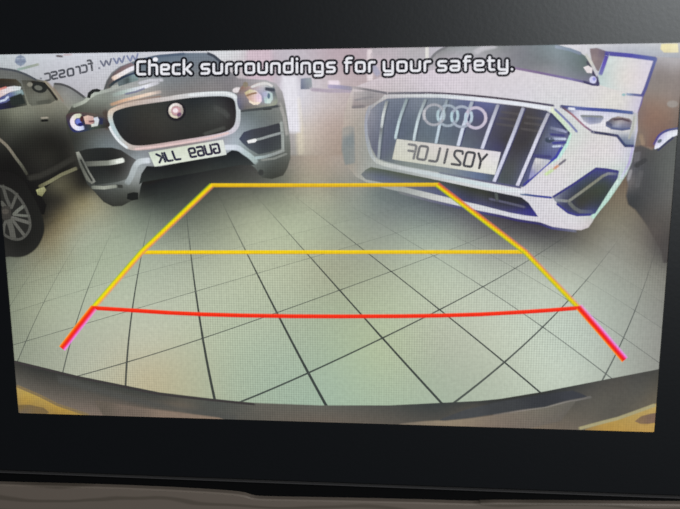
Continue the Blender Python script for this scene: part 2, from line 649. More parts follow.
floor_ctrl = [  # pictured car shadows are painted in as darker floor points
    (85, 201, (126, 120, 92)), (100, 212, (144, 146, 124)), (70, 225, (134, 130, 106)), (88, 222, (144, 148, 128)), (72, 242, (146, 152, 134)), (60, 200, (54, 51, 42)), (50, 212, (56, 53, 44)), (83, 186, (48, 46, 38)), (58, 186, (90, 86, 68)),
    (20, 255, (112, 116, 104)), (12, 290, (140, 150, 136)), (20, 330, (158, 170, 158)), (40, 310, (168, 180, 165)), (60, 280, (156, 168, 152)),
    (60, 255, (140, 144, 124)), (50, 236, (118, 111, 88)), (62, 219, (114, 106, 80)), (75, 205, (122, 116, 90)), (90, 197, (128, 124, 100)), (46, 222, (62, 58, 46)),
    (66, 188, (84, 80, 62)), (75, 180, (56, 53, 43)), (45, 200, (34, 33, 28)), (80, 235, (144, 150, 132)), (110, 215, (138, 144, 126)), (100, 255, (150, 164, 146)),
    (128, 212, (126, 136, 122)), (150, 212, (112, 122, 112)), (130, 235, (146, 160, 144)), (165, 235, (142, 154, 142)), (165, 205, (84, 92, 86)), (160, 188, (52, 56, 54)),
    (145, 195, (58, 62, 58)), (200, 178, (66, 68, 64)), (190, 200, (88, 94, 86)), (230, 172, (70, 72, 68)), (230, 195, (104, 108, 98)), (258, 182, (92, 94, 88)), (285, 180, (116, 118, 106)),
    (305, 160, (170, 158, 143)), (320, 165, (166, 153, 138)), (342, 166, (160, 150, 138)), (310, 180, (155, 150, 133)), (326, 190, (152, 150, 132)), (294, 186, (136, 134, 119)), (360, 190, (136, 139, 130)), (288, 166, (136, 132, 122)), (215, 222, (128, 136, 122)), (255, 215, (136, 142, 126)), (300, 200, (146, 150, 132)), (335, 185, (142, 140, 126)), (340, 210, (148, 154, 138)), (300, 235, (160, 170, 150)),
    (350, 235, (154, 162, 146)), (375, 195, (112, 120, 116)), (385, 215, (120, 126, 122)), (410, 200, (92, 98, 100)), (440, 210, (84, 88, 92)), (410, 230, (132, 140, 132)), (450, 230, (122, 128, 122)),
    (470, 218, (84, 84, 88)), (500, 225, (74, 72, 76)), (490, 240, (116, 118, 114)), (540, 232, (70, 68, 72)), (565, 236, (84, 82, 80)), (590, 238, (118, 114, 102)), (600, 222, (120, 114, 98)),
    (615, 205, (122, 112, 92)), (622, 195, (122, 108, 88)), (630, 225, (128, 122, 106)), (610, 245, (142, 140, 128)), (640, 250, (132, 128, 116)), (655, 240, (96, 90, 84)), (664, 270, (130, 128, 118)), (662, 250, (86, 82, 78)),
    (530, 255, (150, 154, 146)), (570, 262, (160, 162, 152)), (620, 280, (166, 168, 158)), (655, 310, (170, 172, 164)), (640, 345, (186, 192, 184)), (560, 330, (188, 200, 188)), (510, 290, (172, 182, 168)),
    (450, 275, (164, 174, 158)), (390, 280, (166, 176, 158)), (330, 270, (170, 178, 160)), (270, 262, (160, 170, 154)), (210, 280, (164, 178, 164)), (160, 285, (166, 180, 166)), (110, 300, (170, 184, 168)),
    (100, 345, (186, 196, 182)), (60, 350, (180, 192, 180)), (150, 340, (186, 196, 182)), (150, 378, (204, 206, 188)), (90, 372, (198, 208, 194)), (220, 340, (176, 194, 178)), (230, 385, (184, 206, 190)),
    (300, 345, (174, 194, 178)), (330, 385, (178, 204, 186)), (380, 350, (174, 190, 168)), (430, 380, (182, 204, 178)), (440, 340, (174, 186, 166)), (500, 340, (184, 196, 176)), (500, 385, (192, 208, 186)),
    (560, 370, (200, 214, 198)), (610, 350, (194, 204, 194)), (650, 362, (184, 190, 182)), (330, 310, (172, 188, 170)), (390, 315, (172, 186, 166))]
floor_ctrl = adj(floor_ctrl, [
    (99, 365, (.92, .89, .85)), (150, 373, (.92, .875, .80)), (40, 289, (.975, .95, .90)), (640, 323, (.85, .85, .84)), (560, 348, (1.0, .99, .99)), (220, 279, (1.09, 1.05, 1.0)), (160, 329, (1.03, .99, .95)),
    (255, 221, (1.17, 1.16, 1.12)), (340, 211, (1.02, 1.02, 1.02)), (440, 378, (.92, .88, .90)), (295, 384, (.89, .87, .85)), (335, 268, (.96, .94, .90)), (610, 251, (.97, .98, .99)), (390, 359, (1.0, .98, .93)),
    (500, 379, (.94, .915, .925)), (490, 301, (1.1, 1.08, 1.09)), (600, 293, (.93, .95, .93)), (440, 213, (1.15, 1.17, 1.16)), (200, 178, (.70, .70, .72)), (150, 192, (.75, .75, .75)), (310, 172, (1.03, 1.03, 1.03)), (230, 172, (.75, .75, .75)),
    (100, 215, (1.05, 1.03, 1.02)), (50, 210, (1.0, 1.0, 1.0)), (540, 262, (.98, .98, .96))])
FF = Field(floor_ctrl, lam=1.0)


def grout_col(xy):
    xy = np.asarray(xy, float)
    c = FF(xy)
    y = xy[:, 1] + np.where(xy[:, 0] < 130, -14, 0) + np.where(xy[:, 0] > 560, -20, 0) - 0.09 * np.abs(xy[:, 0] - 330)
    k = np.clip((y - 184) / 125, 0.03, 0.70)[:, None]
    # some joints are darker than others: find the joint next to each point
    d = (xy - np.array(FP[10:12])) / 340
    r2 = (d ** 2).sum(1, keepdims=True)
    q = np.c_[d * (1 + FP[8] * r2 + FP[9] * r2 * r2), np.ones(len(d))] @ HM.T
    u, v = q[:, 0] / q[:, 2], q[:, 1] / q[:, 2]
    iu, iv = np.round(u), np.round(v)
    fu = np.interp(iu, [2, 3, 4, 5, 6, 7, 8, 9, 10, 11], [.72, .75, 1.0, 1.12, 1.12, 1.1, 1.3, .62, .5, .45])
    fv = np.interp(iv, [0, 1, 2, 3, 4, 5, 6], [.75, .78, .82, .85, 1.0, .95, .75])
    k = np.clip(k * np.where(np.abs(u - iu) < np.abs(v - iv), fu, fv)[:, None], 0.02, 0.78)
    return c * (1 - k) + np.array([30, 34, 36]) * k


class GField(Field):
    def __init__(self):
        self.one = None

    def __call__(self, xy):
        return grout_col(xy)


FLOOR_Y = [(-15, 150), (60, 168), (100, 168), (200, 158), (292, 157), (345, 157), (360, 170), (500, 200), (600, 160), (690, 150), (690, 440), (-15, 440)]
a = Art(2)
a.fill(FLOOR_Y, GField(), step=3, feather=3)
FLOOR = a.build('pictured_floor', screen, 'pale green-grey tiled showroom floor seen by the reversing camera')
bump_top = [(5, 356), (14.6, 360.5), (45, 368), (78, 376), (125, 385.5), (160, 392.5), (214, 399), (254, 403), (320, 405.5), (390, 405.5), (480, 401), (500, 399),
            (542, 392), (606, 379.5), (656.5, 369.7), (665, 367)]
vis_clip = [(-12, 168), (690, 168), (690, 410), (-12, 410)]
for i in range(-3, 16):
    for j in range(-6, 9):
        cen = tile_px(i + .5, j + .5)
        if cen is None or not (-60 < cen[0] < 740 and 190 < cen[1] < 470):
            continue
        g, h = 0.0165, 0.0125
        cor = [(i + g, j + h), (i + 1 - g, j + h), (i + 1 - g, j + 1 - h), (i + g, j + 1 - h)]
        poly, ok = [], True
        for k in range(4):
            p, q = cor[k], cor[(k + 1) % 4]
            for s in range(6):
                r = tile_px(p[0] + (q[0] - p[0]) * s / 6, p[1] + (q[1] - p[1]) * s / 6)
                ok = ok and r is not None
                poly.append(r)
        if not ok:
            continue
        poly = clip_to(poly, SCREEN)
        poly = clip_to(poly, [(-20, 190), (700, 190), (700, 412), (-20, 412)]) if poly else poly
        if len(poly) < 3 or abs(sarea(poly)) < 25:
            continue
        # skip tiles wholly under the bumper
        below = [y > np.interp(x, [b[0] for b in bump_top], [b[1] for b in bump_top]) for x, y in poly]
        if all(below):
            continue
        jit = ((i * 7 + j * 13) % 5 - 2) * 0.8
        tw = Art(4)
        base = FF

        class TF(Field):
            def __init__(self, d):
                self.one = None; self.d = d

            def __call__(self, xy):
                return base(xy) + self.d
        tw.fill(poly, TF(jit), step=7, feather=0.5)
        tw.build('floor_tile', FLOOR)

# ---- dark grey car at the far left
a = Art(8)
a.fill([(54, 84), (60, 83.5), (68, 86), (76, 91), (83, 97), (90, 98), (92, 110), (66, 116), (52, 104)],
       [(58, 88, (122, 122, 118)), (60, 96, (140, 138, 130)), (66, 94, (142, 142, 138)), (78, 95, (126, 128, 126)), (64, 104, (138, 136, 126)), (72, 104, (138, 140, 132)), (88, 104, (130, 134, 126))], feather=.8, step=3)
a.line([(55, 83.8), (62, 84.5), (70, 87.5), (78, 92.5), (84, 97)], 1.6, (78, 78, 80), smooth=True)
BACKCAR = a.build('pictured_car_roof', screen, 'rounded grey car roof between the dark car and the silver one, on the screen')

a = Art(10)
body = [(-14, 67), (0, 68), (15, 70), (26, 74), (36, 79.5), (46, 81.5), (52, 88), (60, 101), (66, 107), (70, 112), (67, 118), (68, 126), (72, 136), (76, 150), (82, 158),
        (80, 168), (66, 174), (52, 182), (44, 189), (40, 195), (46, 205), (44, 214), (20, 214), (-14, 210)]
a.fill(body, adj([
    (0, 72, (104, 106, 104)), (20, 75, (96, 98, 96)), (36, 82, (84, 84, 78)), (50, 92, (128, 124, 110)), (58, 106, (122, 122, 110)), (64, 112, (116, 116, 104)),
    (0, 112, (92, 94, 82)), (15, 114, (110, 112, 98)), (30, 113, (108, 110, 98)), (5, 122, (74, 76, 66)), (20, 124, (84, 86, 76)), (48, 114, (106, 106, 94)), (58, 124, (80, 80, 72)), (65, 132, (66, 66, 60)),
    (40, 126, (70, 71, 64)), (35, 134, (52, 52, 46)), (50, 138, (42, 41, 36)), (66, 146, (44, 43, 38)), (20, 140, (50, 51, 45)), (8, 135, (66, 67, 60)), (30, 155, (44, 43, 38)),
    (50, 158, (50, 49, 43)), (70, 160, (40, 39, 34)), (42, 172, (42, 41, 37)), (10, 160, (28, 27, 24)), (0, 175, (24, 23, 20)), (30, 180, (26, 25, 23)), (40, 205, (22, 21, 19)),
    (60, 172, (30, 29, 26)), (74, 154, (62, 61, 55)), (10, 205, (24, 23, 21))], [(24, 114, 1.09), (5, 72, 1.0), (60, 106, 1.04), (44, 143, .76), (66, 146, .8), (10, 135, .9), (40, 200, .9), (60, 160, .85), (40, 126, .95)]), step=3, feather=1.0)
a.line([(-12, 68), (0, 68.6), (15, 70.8), (26, 74.6), (36, 79.8)], 1.5, (74, 78, 84), smooth=True)
a.line([(45, 82), (52, 90), (58, 99)], 2.2, (150, 142, 124), feather=.8)
a.line([(48, 82.5), (56, 91), (63, 101)], 1.1, (146, 124, 106), feather=.8, alpha=.5)
a.line([(0, 139.5), (8, 147), (16, 158), (22, 166), (27, 174)], 2.0, [(132, 124, 110), (126, 120, 106), (98, 98, 86), (60, 60, 52)], smooth=True, feather=.8)
a.line([(30, 178), (40, 176), (55, 169), (74, 158)], 3, (56, 55, 50), feather=2.5, alpha=.7)
a.line([(40, 186.5), (50, 181.5), (62, 174.5), (76, 168.5)], 2.6, [(96, 94, 70), (128, 126, 98), (120, 118, 92), (112, 110, 88)], feather=.8)
a.fill([(36.5, 190), (44, 187), (46, 190), (42, 196), (38, 194.5)], [(38, 191, (176, 178, 128)), (43, 188, (160, 160, 120)), (40, 195, (120, 120, 84)), (45, 190, (140, 138, 104))], z=.3)
CAR_L = a.build('pictured_dark_car', screen, 'dark grey car with a five-spoke alloy wheel parked beside the silver one, on the screen')

a = Art(12)
a.fill([(-14, 80), (2, 78.8), (16, 79.5), (21, 84), (27, 105), (14, 107.5), (0, 109.5), (-14, 110)],
       [(-6, 84, (48, 42, 38)), (12, 84, (58, 52, 46)), (20, 92, (70, 72, 66)), (0, 104, (40, 40, 66)), (16, 104, (40, 42, 40)), (24, 104, (70, 72, 64))], step=3)
a.fill([(-12, 92), (0, 89), (14, 86.5), (21, 87), (20, 90), (10, 92), (0, 97), (-12, 100)], [(-8, 96, (226, 206, 206)), (8, 89, (222, 214, 218)), (18, 88, (206, 214, 216)), (-6, 93, (220, 180, 170))], z=.3, feather=1)
a.line([(-2, 90), (6, 87.5)], 1.6, (206, 120, 110), z=.35, alpha=.8)
a.fill([(-2, 99), (10, 93), (22, 90), (24, 94), (14, 97), (6, 102), (-2, 104)], [(0, 101, (76, 78, 130)), (10, 97, (96, 106, 150)), (20, 93, (150, 172, 176)), (22, 95, (110, 130, 128))], z=.3, feather=1)
a.line([(-2, 102), (5, 100), (8, 97)], 1.6, (196, 206, 226), z=.35)
a.fill([(10, 98), (21, 94), (25, 103), (12, 105)], (40, 46, 44), z=.32, feather=1.5)
a.build('side_window', CAR_L)
a = Art(12)
a.fill([(22, 80.5), (34, 81), (45, 83), (57, 99), (50, 103.5), (32, 105.5), (29, 103)],
       [(26, 84, (86, 86, 78)), (40, 84, (66, 66, 60)), (48, 92, (112, 112, 100)), (36, 98, (110, 112, 102)), (52, 100, (92, 92, 82)), (32, 104, (96, 98, 88)), (30, 92, (98, 98, 88))], step=3)
a.line([(32, 82), (44, 83.5), (50, 90), (57, 99.5)], 1.8, (40, 38, 34), feather=.6)
a.dot(39.5, 87.5, 7.5, 5.0, (38, 40, 38), ang=12, z=.25)
a.dot(38.5, 87.8, 3.6, 2.0, (104, 106, 98), ang=12, z=.3)
a.dot(30, 84.5, 2.4, 1.8, (136, 134, 122), z=.3)
a.line([(38, 103), (50, 101)], 2.5, (74, 76, 68), z=.25, feather=1.2, alpha=.7)
a.build('rear_side_window', CAR_L)
a = Art(12)
a.line([(42, 118), (47.5, 117.6)], 1.2, (156, 150, 136))
a.line([(42, 120.8), (47.5, 120.4)], 1.6, (22, 22, 20))
a.build('door_handle', CAR_L)
# wheel
a = Art(13)
tyre = [(-14, 176), (2, 172), (14, 174), (24, 182), (33, 197), (40, 212), (43.5, 224), (43, 234), (38, 245), (31, 252), (22, 256), (10, 256), (-14, 252)]
a.fill(tyre, [(20, 180, (24, 23, 21)), (38, 215, (30, 30, 27)), (40, 235, (32, 32, 29)), (30, 248, (34, 34, 31)), (10, 250, (38, 38, 35)), (36, 225, (30, 30, 27)), (22, 244, (28, 28, 25))], smooth=True, feather=1.6, step=3)
wheel = a.build('wheel', CAR_L)
rim = [(-12, 183), (0, 185), (9, 188), (16, 193), (23.5, 202), (28, 211), (31, 221), (31, 228.6), (28, 234.5), (22, 239.6), (14.7, 240.4), (7.4, 237.4), (3, 234.5), (-12, 226)]
a = Art(14)
RIMC = (80, 80, 75)
a.fill(rim, (38, 38, 35), smooth=True, feather=.8)
a.line([(0, 186), (9, 189), (16, 194), (23, 203), (27.5, 212), (30, 221), (30, 228), (27, 234), (21.5, 238.6), (14.7, 239.2), (7.5, 236.6), (3, 233)], 2.0, RIMC, smooth=True, z=.3)
a.line([(3, 186), (6.5, 198), (10, 206)], 2.6, RIMC, z=.3)
a.line([(17, 194), (14, 202), (11.5, 208)], 2.2, (88, 88, 82), z=.3)
a.line([(24, 206), (18, 210.5), (14, 214.5)], 2.8, (108, 110, 102), z=.3)
a.line([(14, 214.5), (22, 215.5), (29, 216)], 2.0, (104, 106, 98), z=.3)
a.line([(30, 223), (20, 220), (12, 217.5)], 2.8, (98, 98, 92), z=.3)
a.line([(25, 236), (18, 227), (12, 219)], 2.4, (94, 94, 88), z=.3)
a.line([(13.5, 238.5), (12, 230), (9, 220)], 5.0, (88, 88, 82), z=.3)
a.line([(3.5, 233), (4, 226), (7, 219)], 2.4, (88, 88, 82), z=.3)
a.line([(-4, 202), (2, 203), (6, 208)], 3.4, (84, 84, 78), z=.3)
a.dot(6, 213, 5, 7, (58, 56, 52), z=.35)
a.dot(5.5, 211.5, 3, 2.4, (78, 74, 68), z=.4)
a.build('wheel_rim', CAR_L)

# ---- silver-grey SUV
a = Art(16)
body = [(104, 90), (107, 81), (112, 73), (120, 67), (136, 61), (155, 56), (180, 53.5), (205, 53.3), (213, 55), (221, 61.5), (230, 72), (238, 79), (252, 79.5), (266, 80.5), (276, 84),
        (282, 92), (285, 105), (288, 125), (290, 145), (290, 158), (287, 168), (283, 175), (272, 178.5), (262, 177), (256, 168), (246, 160), (238, 157), (222, 160),
        (190, 168), (160, 175), (143, 178), (140, 187), (138.5, 198), (133, 199.5), (122, 205.5), (113, 206), (104, 201.5), (95, 191.5), (88, 184), (79, 162), (76, 152),
        (73, 142), (69, 133), (67, 124), (66.5, 117), (69, 112), (73, 105.5), (82, 102), (88, 97), (96, 92.5)]
a.fill(body, adj([
    (110, 84, (112, 114, 112)), (120, 78, (150, 152, 152)), (140, 66, (104, 116, 128)), (165, 58, (102, 116, 132)), (200, 57, (112, 122, 134)), (220, 66, (120, 126, 134)), (180, 72, (126, 134, 142)),
    (95, 95, (160, 166, 156)), (85, 103, (120, 124, 114)), (80, 110, (92, 95, 86)), (100, 105, (122, 126, 118)), (106, 100, (140, 146, 136)), (118, 92, (164, 170, 166)),
    (150, 80, (158, 162, 164)), (165, 90, (146, 146, 146)), (190, 86, (142, 141, 142)), (215, 84, (146, 143, 145)), (232, 84, (142, 138, 142)), (150, 97, (170, 164, 158)), (250, 82, (166, 160, 164)), (266, 83, (176, 174, 178)),
    (280, 100, (150, 148, 148)), (245, 112, (118, 128, 130)), (262, 112, (120, 128, 126)), (278, 112, (128, 132, 128)), (246, 122, (136, 146, 152)), (268, 120, (118, 124, 124)), (286, 122, (140, 142, 138)), (287, 145, (128, 132, 126)),
    (104, 118, (92, 86, 80)), (75, 138, (66, 68, 62)), (85, 138, (92, 96, 92)), (100, 138, (122, 130, 130)), (110, 142, (132, 142, 146)), (120, 147, (140, 148, 152)), (72, 130, (78, 80, 72)), (82, 146, (88, 92, 88)),
    (135, 155, (150, 158, 162)), (130, 152, (120, 124, 126)), (148, 152, (140, 144, 150)), (240, 140, (170, 182, 190)), (232, 146, (176, 186, 196)), (244, 150, (150, 162, 164)),
    (136, 168, (170, 178, 180)), (131, 180, (160, 166, 164)), (120, 192, (92, 96, 90)), (105, 193, (86, 89, 84)), (115, 202, (74, 76, 70)), (132, 190, (104, 108, 102)),
    (262, 160, (118, 126, 124)), (280, 160, (100, 104, 98)), (270, 172, (82, 86, 80)), (284, 170, (92, 94, 86)), (255, 165, (120, 128, 124)), (180, 145, (150, 140, 140)), (220, 138, (160, 160, 168))], [(193, 58, 1.0), (140, 62, 1.0), (184, 87, .87), (230, 84, .90), (104, 103, .91), (102, 139, .81), (114, 197, .78), (268, 167, .82), (254, 119, .90), (284, 110, .95), (135, 165, .92), (238, 146, .95)]),
    step=3, feather=1.0)
# windscreen pillar and bonnet highlights
a.fill([(104, 90), (108, 80.5), (114, 73), (121, 67.5), (131, 63), (136, 66), (122, 76), (114, 80.5), (109, 90)], [(106, 88, (84, 86, 86)), (112, 77, (96, 90, 92)), (120, 70, (120, 100, 102)), (130, 65, (130, 112, 118)), (114, 80, (110, 96, 92))], z=.2, feather=.8)
a.line([(113.5, 78.5), (120, 75), (128, 70.5), (136, 67)], 3.4, [(230, 206, 190), (238, 230, 228), (236, 232, 238), (226, 226, 236)], z=.3, feather=.8)
a.line([(110, 86), (114, 82.5), (124, 77), (138, 72)], 2.0, [(62, 70, 72), (46, 56, 64), (42, 54, 74), (70, 82, 104)], z=.3, feather=.7)
a.fill([(118, 82), (128, 77), (138, 73.5), (138, 80), (128, 83), (119, 86)], [(121, 82, (100, 112, 116)), (127, 81, (66, 76, 78)), (135, 76, (130, 152, 158)), (134, 80, (120, 138, 138))], z=.32, feather=1)
a.line([(113, 88), (121, 85.5)], 3, (168, 172, 166), z=.3, feather=1)
a.line([(114, 95), (124, 92), (134, 89.5), (146, 86.5), (158, 82.5)], 2.4, [(150, 160, 154), (176, 192, 186), (206, 214, 220), (232, 232, 240), (190, 190, 196)], z=.3, feather=1.2, smooth=True)
a.line([(126, 94), (136, 91.8), (144, 88.6)], 1.2, (96, 98, 136), z=.35, feather=.8, alpha=.7)
a.line([(140, 83.2), (150, 80.5), (162, 80)], 2.2, (206, 206, 214), z=.3, feather=1, alpha=.8)
a.line([(112, 104.5), (124, 100.5), (138, 97), (150, 94), (160, 92)], 1.9, [(176, 146, 120), (214, 176, 148), (232, 206, 184), (236, 216, 200), (180, 168, 162)], z=.3, feather=1.2, smooth=True)
a.line([(118, 105), (132, 101.5), (146, 98.5), (160, 96.5)], 1.2, (150, 124, 112), z=.35, feather=.8, alpha=.7)
a.line([(74, 106), (84, 102), (90, 97), (97, 93), (104, 91.5), (114, 89)], 2.4, [(150, 156, 144), (176, 182, 170), (184, 190, 178), (174, 182, 172), (166, 172, 164), (160, 164, 158)], z=.25, feather=1, smooth=True)
a.line([(208, 53.5), (214, 56), (221, 62), (227, 68)], 2.0, (64, 70, 82), z=.25, feather=.8)
a.line([(140, 60), (160, 56), (184, 54)], 1.6, (82, 96, 116), z=.25, feather=1)
a.dot(155.5, 59.5, 2.2, 1.8, (238, 238, 244), z=.5)
a.dot(237, 90, 4, 2, (226, 218, 220), z=.3, ang=-12, feather=1.2)
a.line([(240, 111), (260, 109), (279, 106)], 1.8, (70, 74, 76), z=.3, feather=.8)
a.line([(264, 109.5), (271, 109)], 1.0, (60, 62, 62), z=.35)
a.line([(280, 104), (284, 116), (287, 134)], 2.0, (168, 166, 162), z=.3, feather=1.2, alpha=.8)
a.line([(105, 112), (109, 120), (108, 128)], 3.5, (74, 62, 56), z=.2, feather=2, alpha=.8)
SUV = a.build('pictured_silver_car', screen, 'silver-grey SUV with a large dark oval grille and round badge, on the screen')

a = Art(18)
a.fill([(87.5, 97.5), (88.5, 93), (92.5, 89.8), (97, 89), (101, 90), (99, 91.6), (94.5, 91.8), (91, 94.5), (90, 98)], (34, 36, 36), feather=.8)
a.build('wing_mirror', SUV)
# grille surround and grille
outer = [(108.5, 113), (112, 108.8), (125, 104), (140, 100.8), (165, 97.4), (190, 93.6), (215, 91.8), (229, 92.3), (236.5, 96), (239.6, 104), (240, 120), (237, 129), (229, 134.5), (210, 139.5), (180, 144),
         (150, 149), (136, 150), (127, 148), (119, 142), (112, 131), (109, 121)]
a = Art(18)
a.fill(outer, [(109, 113, (214, 200, 184)), (125, 106, (196, 178, 164)), (150, 99, (196, 184, 178)), (180, 95, (206, 204, 204)), (215, 93, (204, 210, 214)), (236, 97, (206, 212, 216)), (239, 115, (196, 202, 206)),
               (232, 132, (206, 200, 210)), (205, 140, (206, 188, 192)), (170, 145.5, (200, 176, 174)), (140, 149.5, (190, 172, 168)), (126, 146, (196, 190, 184)), (116, 136, (184, 200, 204)), (110, 122, (190, 206, 208))],
       smooth=True, feather=.9, step=2.5)
a.line([(109.5, 126), (113, 133), (119, 141), (127, 147.5)], 1.6, (226, 232, 236), smooth=True, feather=.8)
a.line([(190, 95), (214, 93), (229, 94), (236, 98)], 1.6, (226, 230, 232), smooth=True, feather=.8)
a.line([(136, 149), (170, 145), (205, 139), (228, 133)], 1.2, (226, 198, 196), smooth=True, feather=.6)
a.build('grille_surround', SUV)
a = Art(20)
a.fill([(113.5, 115), (116, 111.5), (126, 108), (140, 105.3), (165, 101.8), (190, 98.3), (214, 96.7), (227, 97.2), (233.5, 100), (235.5, 108), (235.6, 118), (233, 126.5), (225, 131.5), (205, 135.8), (180, 139.8),
        (150, 144.4), (136, 145), (129, 143), (122, 137), (116.5, 128), (113.6, 120)],
       [(118, 116, (40, 44, 46)), (140, 115, (52, 52, 48)), (165, 120, (56, 56, 52)), (140, 138, (42, 40, 38)), (200, 112, (52, 54, 52)), (220, 112, (66, 68, 66)), (230, 105, (40, 38, 40)), (215, 128, (50, 50, 48)), (180, 135, (46, 46, 44)), (195, 102, (38, 42, 44))],
       smooth=True, feather=.9, step=3)
a.line([(216, 108), (224, 112), (228, 116)], 3, (78, 80, 78), feather=2, alpha=.6)
a.line([(205, 134), (216, 130.5), (224, 128)], 2.0, (82, 84, 80), feather=1.5, alpha=.6)
a.build('grille', SUV)
a = Art(22)
a.dot(176.3, 111.3, 9, 9, (30, 28, 34), feather=1.5)
a.dot(176, 110.8, 7.2, 7.1, (170, 160, 152), feather=.7, z=.3)
a.line([(170.2, 112.5), (170.6, 108), (173.6, 105), (177.6, 104.6), (181, 106.6)], 1.7, [(206, 198, 184), (238, 232, 226), (240, 234, 230), (226, 216, 212), (196, 182, 180)], smooth=True, z=.4, feather=.8)
a.line([(170.6, 113.6), (173, 116.4), (176.8, 117.2)], 1.4, (222, 212, 192), smooth=True, z=.4)
a.dot(176.2, 110.8, 4.4, 4.2, (196, 154, 160), feather=1.0, z=.45)
a.dot(175.6, 110.6, 2.2, 1.8, (244, 228, 234), feather=1.0, z=.5)
a.dot(179.4, 114.6, 2.0, 1.5, (112, 78, 108), feather=.9, z=.55, ang=-30)
a.build('badge', SUV)
# left lamp
a = Art(20)
a.fill([(66.5, 116.5), (70, 113.5), (78, 112.6), (92, 113.6), (102, 116.5), (108, 121), (109, 126.5), (96, 128.6), (82, 131.5), (74, 131.5), (69.5, 126)],
       [(69, 117, (70, 58, 62)), (76, 114, (74, 62, 66)), (84, 122, (50, 46, 66)), (92, 114, (96, 84, 76)), (104, 121, (58, 58, 66)), (76, 130, (46, 50, 96)), (95, 127, (66, 78, 66)), (107, 125, (52, 46, 42))], smooth=True, step=2, feather=.8)
a.line([(80.5, 115.8), (75.5, 116.5), (72.6, 120.5), (73.8, 125.5), (78, 128.4), (83, 127.6)], 3.6, [(206, 212, 186), (222, 222, 206), (238, 226, 238), (240, 232, 244), (226, 228, 246), (196, 206, 240)], smooth=True, z=.3, feather=.8)
a.dot(78.6, 121.6, 2.6, 2.6, (112, 124, 206), z=.35, feather=1)
a.dot(80.6, 124.6, 2.2, 1.4, (34, 36, 104), z=.38)
a.fill([(84, 117), (88, 115.8), (93, 117), (95, 121), (92, 124), (86, 123.6)], [(86, 118, (222, 192, 176)), (92, 118, (206, 176, 170)), (88, 122, (214, 178, 166)), (92, 122, (186, 140, 136))], z=.3, feather=1)
a.dot(81.8, 119, 1.4, 2.6, (74, 44, 44), z=.36)
a.line([(90, 121.6), (94, 121.2)], 1.3, (110, 76, 80), z=.38)
a.fill([(94, 118), (97.5, 117.4), (99, 120), (97.5, 125.6), (92, 126.6), (91.5, 124.5), (95, 123.6)], [(97, 119, (214, 218, 232)), (97, 124, (206, 214, 214)), (92, 126, (214, 220, 206))], z=.34, feather=.8)
a.fill([(99.5, 117.6), (103, 119), (102.5, 124), (99.6, 124)], (44, 48, 76), z=.33, feather=1)
a.build('headlamp', SUV)
# right lamp
a = Art(20)
a.fill([(239, 92), (243, 86), (250, 86.8), (257, 83.6), (266, 82.6), (273, 86), (275, 92), (276.5, 103.5), (262, 106.5), (247, 108.6), (240, 109), (237.5, 100)],
       [(240, 95, (130, 124, 132)), (243, 88, (140, 112, 100)), (239, 105, (98, 100, 122)), (246, 106, (116, 110, 108)), (258, 86, (196, 184, 186)), (266, 84, (206, 208, 206)), (262, 100, (150, 150, 176)), (274, 100, (156, 160, 152)), (262, 105, (140, 140, 132)), (274, 92, (96, 104, 112))], smooth=True, step=2, feather=1)
a.dot(245.6, 84.6, 2.2, 2.4, (138, 128, 110), z=.25)
a.fill([(245, 93), (250, 90), (256, 91), (261, 96), (261.5, 101), (257.5, 104.5), (252, 103), (248, 98)], [(247, 93, (206, 194, 152)), (254, 92, (222, 210, 186)), (258, 97, (224, 196, 222)), (255, 102, (232, 212, 196)), (250, 97, (196, 160, 156)), (254, 98, (226, 196, 190))], z=.3, feather=1, step=2)
a.line([(247, 95.6), (252, 93.8), (256, 93)], 1.3, (150, 118, 96), z=.36)
a.line([(250, 101.5), (254, 104), (259, 103)], 1.4, (240, 226, 206), z=.36)
a.fill([(263, 93), (268, 91.5), (272, 93.5), (272.5, 99), (270, 103), (265.5, 103)], [(265, 95, (176, 176, 206)), (271, 95, (186, 206, 204)), (268, 101, (206, 222, 216)), (266, 100, (176, 200, 200))], z=.3, feather=1, step=2)
a.dot(268.8, 96, 1.1, 2.4, (96, 116, 136), z=.36)
a.line([(266, 88.8), (270, 89.6), (274, 90)], 2.4, (66, 70, 82), z=.36, feather=.8)
a.line([(252, 87), (259, 84.4), (266, 83.4), (272, 86)], 1.8, (216, 214, 214), z=.3, smooth=True)
a.build('headlamp', SUV)
# lower openings
a = Art(20)
a.fill([(139.6, 184), (142, 174), (147, 166.5), (160, 167), (196, 160), (226, 154.5), (232, 150.6), (241, 152), (249, 158.5), (255, 164.5), (240, 164.5), (200, 171.8), (170, 177), (143, 181.5)],
       [(145, 172, (36, 38, 38)), (180, 168, (30, 32, 32)), (230, 156, (34, 38, 40)), (250, 162, (52, 56, 56)), (145, 180, (44, 48, 46)), (200, 170, (46, 49, 47))], feather=1, step=4)
a.build('lower_intake', SUV)
a = Art(20)
a.fill([(79, 152), (86, 149.6), (98, 148.2), (112, 148), (121, 150.5), (130, 156.5), (136.5, 160.5), (132, 170), (127, 178.5), (118, 181.5), (96, 184.5), (88, 174)],
       [(84, 154, (40, 42, 40)), (105, 152, (36, 38, 37)), (125, 156, (58, 58, 56)), (133, 162, (86, 86, 86)), (100, 172, (38, 40, 39)), (120, 170, (48, 48, 46)), (128, 174, (86, 88, 86)), (104, 182, (56, 60, 57)), (92, 178, (40, 42, 40))], feather=.9, step=3)
a.line([(86, 164), (95, 163.6), (108, 163), (116, 161.8), (123, 160.2)], 4.0, [(84, 86, 80), (112, 114, 106), (132, 136, 126), (206, 210, 200), (216, 220, 212)], z=.3, feather=.9)
a.dot(120, 161, 4, 1.7, (230, 234, 226), ang=-10, z=.35)
a.build('bumper_vent', SUV)
a = Art(21)
